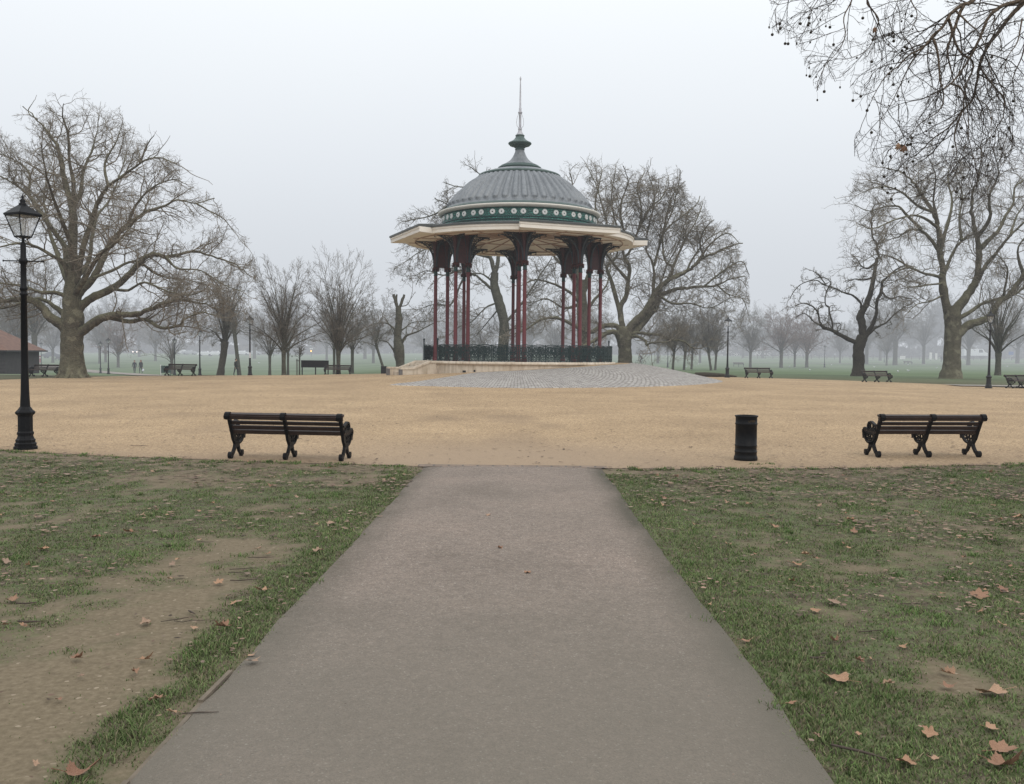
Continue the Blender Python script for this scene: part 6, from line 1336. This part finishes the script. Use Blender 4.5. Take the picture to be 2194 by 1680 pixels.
# long post and rail fence at the right
fe = thing('field_fence', 'long low post and rail fence along the far right edge of the field', 'fence', ground(1740, 262)); fb = Vector(fe.location); pts = [ground(px, 262 + (px - 1740) * .02) for px in np.linspace(1590, 2300, 44)]
b = MB()
for i in range(len(pts) - 1):
    for zz in (.45, .85): b.beam(pts[i] - fb + Vector((0, 0, zz)), pts[i + 1] - fb + Vector((0, 0, zz)), .06, .11)
b.build('rails', MT['fencewood'], fe)
pmn = MB(); pmn.box((0, 0, .5), (.14, .14, 1.15)); pm_ = pmn.mesh('post', MT['fencewood'])
for q in pts: put('post', pm_, fe, q - fb)
for px, w_, h_, lb in ((1934, 1.5, .9, 'white sign plate on the far fence between the big right trees'), (1994, .7, 1.9, 'white upright post just left of the right plane trunk, left of two'), (2006, .6, 1.7, 'white upright post just left of the right plane trunk, right of two')):
    o = thing('fence_sign', lb, 'sign', ground(px, 255)); b = MB(); b.box((0, 0, .35 + h_ / 2), (w_, .06, h_)); b.build('plate', MT['white'], o); b = MB(); b.box((0, .06, .5), (.08, .05, 1.0)); b.build('post', MT['fencewood'], o)
o = thing('direction_sign', 'small blue sign on a post near the right edge, far across the field', 'sign', ground(2166, 262)); b = MB(); b.box((0, 0, 2.2), (1.4, .06, .9)); b.build('plate', MT['blue'], o); b = MB(); b.box((0, .05, 1.1), (.1, .05, 2.2)); b.build('post', MT['steel'], o)
van = thing('white_van', 'long white van parked beyond the fence between the right plane tree and right lamp', 'van', ground(2087, 290)); b = MB(); prof = [(-3.6, .4), (-3.6, 2.5), (2.2, 2.5), (3.0, 1.5), (3.7, 1.3), (3.75, .4)]; k = len(prof); vs = [(x, s_ * .95, z + .6) for s_ in (-1, 1) for x, z in prof]; b.add(vs, [tuple(range(k)), tuple(reversed(range(k, 2 * k)))] + [(i, (i + 1) % k, k + (i + 1) % k, k + i) for i in range(k)]); b.build('body', MT['carwhite'], van)
for x in (-2.4, 2.4):
    b = MB(); b.lathe([(.1, -1), (.42, -1), (.42, 1), (.1, 1)], 14); b.v = [(p[0] + x, p[2], p[1] + .62) for p in b.v]; b.build('wheel', MT['tyre'], van)
b = MB(); b.add([(1.0, -.97, 2.0), (2.3, -.97, 2.0), (2.05, -.97, 2.9), (1.0, -.97, 2.9)], [(0, 1, 2, 3)]); b.build('side_window', MT['glassdark'], van)
o = thing('red_post', 'small red post beside the sloping path behind the hut', 'post', ground(86, 176)); b = MB(); b.lathe([(.22, 0), (.22, .1), (.16, .14), (.16, 1.0), (.2, 1.05), (.2, 1.2), (0, 1.3)], 10); b.build('shaft', MT['red'], o); b = MB(); b.lathe([(.165, .8), (.165, .98)], 10, cap=False); b.build('band', MT['white'], o)

# ------------------------------------------------------------------ people
def body_mesh(J, edges, mats, paint, root='pelvis'):
    bm = bmesh.new(); sl_ = bm.verts.layers.skin.verify(); V = {}
    for k, (p, r) in J.items(): v = bm.verts.new(p); v[sl_].radius = (r, r); v[sl_].use_root = (k == root); V[k] = v
    for a, b_ in edges: bm.edges.new((V[a], V[b_]))
    me = bpy.data.meshes.new('skeleton'); bm.to_mesh(me); bm.free(); o = bpy.data.objects.new('tmp', me); col.objects.link(o)
    s_ = o.modifiers.new('s', 'SKIN'); s_.use_smooth_shade = True; s2 = o.modifiers.new('ss', 'SUBSURF'); s2.levels = 1; s2.render_levels = 1
    dg = bpy.context.evaluated_depsgraph_get(); dg.update(); m = bpy.data.meshes.new_from_object(o.evaluated_get(dg)); bpy.data.objects.remove(o)
    m.materials.clear()
    for x in mats: m.materials.append(x)
    for p in m.polygons: p.material_index = paint(p.center); p.use_smooth = True
    m.name = 'body'; return m
def standing(stride=.16, arm=.05, lean=0, coat=0):
    J = {'pelvis': ((0, 0, .92), .135), 'waist': ((0, 0, 1.08), .125), 'chest': ((0, lean * .3, 1.30), .155), 'neck': ((0, lean * .5, 1.46), .055), 'head': ((0, lean * .55 - .01, 1.58), .088), 'crown': ((0, lean * .55, 1.69), .07), 'nose': ((0, lean * .55 - .105, 1.585), .014)}
    E = [('pelvis', 'waist'), ('waist', 'chest'), ('chest', 'neck'), ('neck', 'head'), ('head', 'crown'), ('head', 'nose')]
    for n, s_ in (('l', -1), ('r', 1)):
        f = stride * s_
        J.update({n + 'hip': ((s_ * .09, 0, .86), .10), n + 'knee': ((s_ * .095, -f * .6 - .02, .48), .062), n + 'ank': ((s_ * .09, f * -.9 + .02, .09), .042), n + 'toe': ((s_ * .11, f * -.9 - .15, .035), .036),
                  n + 'sh': ((s_ * .185, lean * .35, 1.38), .068), n + 'elb': ((s_ * .25, .03 + f * arm * 6, 1.10), .048), n + 'wr': ((s_ * .27, -.06 + f * arm * 9, .86), .034), n + 'palm': ((s_ * .275, -.075 + f * arm * 9, .80), .032)})
        E += [('pelvis', n + 'hip'), (n + 'hip', n + 'knee'), (n + 'knee', n + 'ank'), (n + 'ank', n + 'toe'), ('chest', n + 'sh'), (n + 'sh', n + 'elb'), (n + 'elb', n + 'wr'), (n + 'wr', n + 'palm')]
        bx_, by_ = J[n + 'palm'][0][0], J[n + 'palm'][0][1]
        for i in range(4): J[n + 'f%d' % i] = ((bx_ + .004 * s_, by_ - .028 + .019 * i, .715 + .008 * abs(i - 1)), .009); E.append((n + 'palm', n + 'f%d' % i))
        J[n + 'th'] = ((bx_ - s_ * .01, by_ - .055, .755), .010); E.append((n + 'palm', n + 'th'))
    return J, E
def hair_mesh(long_, mat):
    b = MB(); pr = [(0, .115), (.06, .105), (.096, .06), (.104, .0), (.10, -.05)] + ([(.11, -.15), (.10, -.26), (.06, -.28)] if long_ else [])
    b.lathe(pr, 14, cap=False); b.v = [(x, max(y, -.055 if z < .05 else -.10) + .012, z) for x, y, z in b.v]; return b.mesh('hair', mat)
def person(label, p, rz, top, J, E, hair=None, hl=False, coat=.80, scale=1.0, group=None):
    def paint(c):
        if c.z > 1.47 or (c.z < .825 and abs(c.x) > .235): return 1
        if c.z < .075: return 3
        if c.z < coat and abs(c.x) < .22: return 2
        return 0
    o = thing('person', label, 'person', p, rz, group=group, scale=scale); put('body', body_mesh(J, E, [top, MT['skin'], MT['trouser'], MT['shoe']], paint), o)
    hd = J['head'][0]; put('hair', hair_mesh(hl, hair), o, (hd[0], hd[1] + .01, hd[2] + .045)); return o
J, E = standing(.13); person('person in a short dark jacket and trousers walking on the path, left of the pair', ground(288, 119), .15, MT['cloth_navy'], J, E, MT['hair_red'], False, .84, .98)
J, E = standing(-.16); w2 = person('person with long reddish hair in a dark coat, right of the pair walking', ground(301.5, 117), -.1, MT['cloth_black'], J, E, MT['hair_red'], True, .68, 1.0)
b = MB(); b.lathe([(.0, 0), (.12, .02), (.155, .10), (.14, .24), (.09, .31), (.02, .36), (.012, .46)], 10, cap=False); p = w2.location; o = b.build('carrier_bag', MT['bag'], None, (p.x + .30, p.y - .05, p.z + .27)); o.scale = (1, .6, 1); props(o, 'pale plastic carrier bag hanging from the long haired walker\'s hand', 'bag')
J, E = standing(.22, .03); p = ground(505.5, 96.5); person('person in dark clothes standing against the slender leaning tree, one foot forward', (p.x, p.y, p.z), 1.2, MT['cloth_olive'], J, E, MT['hair_brown'], False, .75, 1.02)
J, E = standing(.05); person('tiny distant person in dark clothes left of the right plane trunk', ground(2017, 238), .4, MT['cloth_navy'], J, E, MT['hair_brown'], False, .5, 1.0)
# cyclist beyond the crest of the cobbles
pc = ground(1373, 140); cz_ = pc.z + .35
bk = thing('bicycle', 'bicycle ridden past beyond the crest of the cobbles', 'bicycle', (pc.x, pc.y, cz_), .25)
for x in (-.52, .52):
    b = MB(); b.tube([(x + .33 * math.cos(a), 0, .34 + .33 * math.sin(a)) for a in np.linspace(0, 2 * PI, 24)[:-1]], .02, 6, closed=True)
    for k in range(8): b.beam((x, 0, .34), (x + .32 * math.cos(k * PI / 4), 0, .34 + .32 * math.sin(k * PI / 4)), .005, .005)
    b.build('wheel', MT['tyre'], bk)
b = MB()
for a, c in (((-.52, 0, .34), (-.12, 0, .30)), ((-.52, 0, .34), (-.22, 0, .80)), ((-.12, 0, .30), (-.24, 0, .88)), ((-.12, 0, .30), (.36, 0, .78)), ((-.22, 0, .80), (.36, 0, .80)), ((.38, 0, .92), (.52, 0, .34))): b.tube([a, c], .018, 6)
b.build('frame', MT['iron_far'], bk); b = MB(); b.tube([(.32, -.26, .98), (.38, 0, .95), (.32, .26, .98)], .014, 6); b.build('handlebar', MT['iron_far'], bk); b = MB(); b.lathe([(0, .9), (.09, .9), (.1, .93), (0, .95)], 8); b.v = [(x * 1.5 - .25, y, z) for x, y, z in b.v]; b.build('saddle', MT['board'], bk)
J = {'pelvis': ((-.25, 0, .98), .13), 'waist': ((-.14, 0, 1.14), .13), 'chest': ((.04, 0, 1.32), .15), 'neck': ((.16, 0, 1.42), .055), 'head': ((.23, 0, 1.50), .09), 'crown': ((.25, 0, 1.60), .07), 'nose': ((.335, 0, 1.50), .014)}; E = [('pelvis', 'waist'), ('waist', 'chest'), ('chest', 'neck'), ('neck', 'head'), ('head', 'crown'), ('head', 'nose')]
for n, s_ in (('l', -1), ('r', 1)):
    J.update({n + 'hip': ((-.2, s_ * .09, .95), .1), n + 'knee': ((.12, s_ * .11, .72 + s_ * .08), .065), n + 'ank': ((-.08 + s_ * .06, s_ * .11, .30 + s_ * .14), .042), n + 'toe': ((.08 + s_ * .06, s_ * .12, .24 + s_ * .14), .035), n + 'sh': ((.06, s_ * .18, 1.36), .066), n + 'elb': ((.2, s_ * .26, 1.14), .046), n + 'wr': ((.32, s_ * .24, 1.0), .034), n + 'palm': ((.345, s_ * .24, .985), .03)})
    E += [('pelvis', n + 'hip'), (n + 'hip', n + 'knee'), (n + 'knee', n + 'ank'), (n + 'ank', n + 'toe'), ('chest', n + 'sh'), (n + 'sh', n + 'elb'), (n + 'elb', n + 'wr'), (n + 'wr', n + 'palm')]
    for i in range(4): J[n + 'f%d' % i] = ((.375, s_ * (.215 + .018 * i), .955), .009); E.append((n + 'palm', n + 'f%d' % i))
    J[n + 'th'] = ((.35, s_ * .205, .96), .010); E.append((n + 'palm', n + 'th'))
cyc = thing('person', 'person in a dark jacket leaning forward on a bicycle beyond the cobbles', 'person', (pc.x, pc.y, cz_), PI + .25); bk.rotation_euler = (0, 0, PI + .25)
put('body', body_mesh(J, E, [MT['cloth_navy'], MT['skin'], MT['trouser'], MT['shoe']], lambda c: 1 if (c.z > 1.42 and c.x > .15) or (c.x > .335 and c.z < 1.1) else 3 if c.z < .22 else 2 if c.z < .98 and c.x < .25 and abs(c.y) < .2 else 0), cyc); put('hair', hair_mesh(False, MT['hair_brown']), cyc, (.235, 0, 1.545), PI / 2)
# ------------------------------------------------------------------ gulls on the grass
b = MB(); b.lathe([(0, -.22), (.035, -.18), (.075, -.05), (.07, .08), (.035, .16), (.0, .19)], 10, cap=False); b.v = [(z, x, y + .16) for x, y, z in b.v]; b.tube([(.14, 0, .19), (.18, 0, .25), (.2, 0, .27)], [.035, .035, .03], 8); b.tube([(.2, 0, .268), (.26, 0, .26)], [.014, .004], 5)
for s_ in (-1, 1): b.tube([(.0, s_ * .03, .12), (.01, s_ * .03, 0)], .007, 4)
gm1 = b.mesh('body', MT['gull']); b = MB()
for s_ in (-1, 1): b.add([(.1, s_ * .07, .19), (-.12, s_ * .075, .2), (-.32, s_ * .02, .17), (-.1, s_ * .08, .12)], [(0, 1, 2, 3)])
gm2 = b.mesh('wing', MT['gullgrey']); first = None
GULL = [(1782, 784, 'on the grass left of the gnarled trunk'), (1874, 788, 'just above the bench by the gnarled tree'), (1946, 783, 'far out, midway between the two big right trees'), (1947, 797, 'right of the bench by the gnarled tree, low on the grass'), (1925, 799, 'nearest the bench by the gnarled tree'), (2007, 790, 'close left of the right plane trunk'), (2158, 787, 'near the right edge beyond the fan shaped tree'), (1496, 782, 'under the bushy clump'), (1471, 788, 'just beyond the crest of the cobbles'), (1692, 787, 'on the grass under the brownish tree, left of two'), (1703, 786, 'on the grass under the brownish tree, right of two'), (1736, 796, 'between the right bench and the gnarled tree'), (555, 779, 'on the grass right of the white banded lamp'), (891, 771, 'on the grass just left of the bandstand railing')]
for px, py, lb in GULL:
    p = gscan(px, py)
    if first is None: first = thing('gull', '', 'gull', group='gulls on the grass'); put('body', gm1, first); put('wing', gm2, first); o = first
    else: o = copy_tree(first)
    o.location = p; o.rotation_euler = (0, 0, random.uniform(0, 6.28)); o['label'] = 'white gull ' + lb

# ------------------------------------------------------------------ plane tree whose boughs hang into the top right corner
Y = 11.0; B_ = Vector((9.6, 10.5, gz(9.6, 10.5))); t = Tree(B_, 99)
t.add_trunk([(9.6, 10.5, -.3), (9.6, 10.5, .2), (9.62, 10.5, 1.5), (9.7, 10.5, 3.2), (9.75, 10.55, 5.2)], [.72, .56, .48, .45, .36], 16)
def nb(px, dY, w0, w1, kids=True, k=8, st=None):
    t.limb(px, Y, dY, w0, w1, kids, k)
for q in ([(9.72, 10.5, 5.0), tuple(at(2420, 40, Y)), tuple(at(2330, -60, Y)), tuple(at(2250, -40, Y)), tuple(at(2194, 0, Y))], [(9.7, 10.5, 4.9), tuple(at(2480, -30, Y)), tuple(at(2300, -120, Y)), tuple(at(2090, -110, Y)), tuple(at(1950, -90, Y)), tuple(at(1830, -70, Y)), tuple(at(1700, -50, Y))]):
    t.limb3([np.array(a) for a in q], .16, .05, False, 10)
t.limb3([np.array((9.75, 10.5, 5.1)), np.array((10.2, 11.5, 8)), np.array((10.8, 12.5, 11))], .32, .10, False, 10); t.limb3([np.array((9.7, 10.5, 4.5)), np.array((11.5, 10, 6.5)), np.array((14, 9.5, 8))], .25, .08, False, 10)
BO = [([(2240, -35), (2200, -5), (2185, 3), (2151, 11), (2122, 32), (2109, 58), (2096, 90), (2080, 121), (2061, 150), (2043, 174), (2022, 190)], -.2, 15, 5), ([(2240, -38), (2194, 5), (2167, 32), (2141, 66), (2117, 98), (2101, 132), (2093, 172), (2085, 211), (2061, 238), (2032, 274), (1998, 298), (1978, 318)], .3, 14, 4),
  ([(2130, -105), (2090, -5), (2061, 11), (2038, 29), (2019, 58), (1998, 77), (1982, 98), (1945, 121), (1924, 143), (1903, 158), (1885, 182), (1868, 214)], 0, 13, 2.5), ([(1880, -80), (1858, -2), (1869, 21), (1882, 40), (1879, 58), (1869, 90), (1850, 113), (1811, 127), (1784, 124)], .2, 6, 1.5), ([(1840, -70), (1827, -5), (1808, 37), (1811, 74), (1798, 106), (1771, 137), (1759, 160)], -.1, 5, 1.5),
  ([(2066, 8), (2056, 30), (2048, 53), (2043, 79), (2059, 113), (2080, 127), (2085, 148), (2069, 185), (2064, 238), (2069, 264), (2080, 317), (2090, 350)], .1, 10, 2.5), ([(1998, 80), (2006, 102), (2011, 127), (2014, 169), (2022, 206), (2011, 238), (1972, 264), (1948, 295)], -.2, 8, 2), ([(2098, 140), (2109, 158), (2133, 190), (2151, 211), (2149, 251), (2133, 277), (2130, 311), (2105, 345)], .3, 6, 2),
  ([(2085, 205), (2093, 211), (2117, 230), (2125, 264), (2122, 300)], -.3, 4, 1.6), ([(2038, 180), (2060, 190), (2072, 230), (2075, 290), (2060, 330)], -.1, 6, 2), ([(2032, 40), (2040, 70), (2030, 110), (2040, 160), (2050, 210), (2040, 270)], .2, 9, 2), ([(2019, 58), (1990, 90), (1955, 130), (1930, 180), (1905, 230), (1880, 262)], .3, 7, 1.8), ([(2061, 238), (2045, 290), (2050, 330), (2035, 365)], 0, 6, 2), ([(2190, 40), (2180, 90), (2160, 120), (2150, 160)], -.4, 5, 1.6), ([(2240, 0), (2205, 60), (2190, 120), (2170, 170), (2175, 230), (2160, 280)], .4, 6, 1.6), ([(1720, -52), (1690, -20), (1672, 0), (1660, 22)], 0, 3, 1.2), ([(1790, -64), (1760, -15), (1745, 12), (1725, 30)], .2, 4, 1.2), ([(1960, -92), (1950, -10), (1965, 30), (1950, 65), (1925, 95)], .1, 5, 1.4), ([(2045, 20), (2075, 50), (2100, 75), (2120, 130), (2125, 180)], -.4, 6, 1.5)]
for px, dY, w0, w1 in BO: t.limb(px, Y, dY, w0 * .85, w1 * .8, True, 8)
HANG = dict(levels=3, seg=(.11, .085, .06), wob=(.20, .25, .28), trop=(-.05, -.05, -.02), n=(5, 3.4), ang=((20, 60), (25, 65)), ratio=.56, t0=.15, rmin=(.0038, .0024, .0016), rmax=.009, k=(6, 5, 4))
low_ = [(1640, 60), (1700, 90), (1750, 200), (1775, 170), (1820, 190), (1850, 260), (1828, 330), (1850, 390), (1950, 430), (2050, 440), (2194, 420), (2300, 400)]; lx, ly = [a[0] for a in low_], [a[1] for a in low_]
def okh(p, m=0):
    x, y = proj(p); return x > 1645 and y < np.interp(x, lx, ly) and 8.5 < p[1] < 13
t.ok = okh; t.sprout(HANG, .135, .85, .12, 25, 75)
ov = t.build('overhanging_plane_tree', 'near plane tree whose dark twigs and round seed balls hang into the top right corner', MT['pale_bough'], MT['near_twig'])
b = MB(); b.lathe([(0, -.018), (.0105, -.0145), (.0175, -.005), (.0175, .005), (.0105, .0145), (0, .018)], 10, cap=False, smooth=True); b.tube([(0, 0, .014), (.004, .002, .06), (-.004, 0, .115)], .0016, 4); sbm = b.mesh('seed_ball', MT['dark_bark'])
tp = [q for q in t.tips if -5 < proj(q)[1] < 460 and proj(q)[0] < 2190]; left = [q for q in tp if proj(q)[0] < 1960]
for q in t.rd.sample(left, min(62, len(left))) + t.rd.sample(tp, 36):
    o = put('seed_ball', sbm, ov, Vector(q) - Vector(B_) - Vector((0, 0, .112))); o.scale = (1, 1, 1) if t.rd.random() < .6 else (.6, .6, .8)
lfm = LM[3]
for px, py in ((1926, 314), (1938, 318), (1874, 62)):
    o = put('withered_leaf', lfm, ov, at(px, py, 11) - Vector(B_)); o.scale = (.06, .05, .05); o.rotation_euler = (1.3, .5, px)
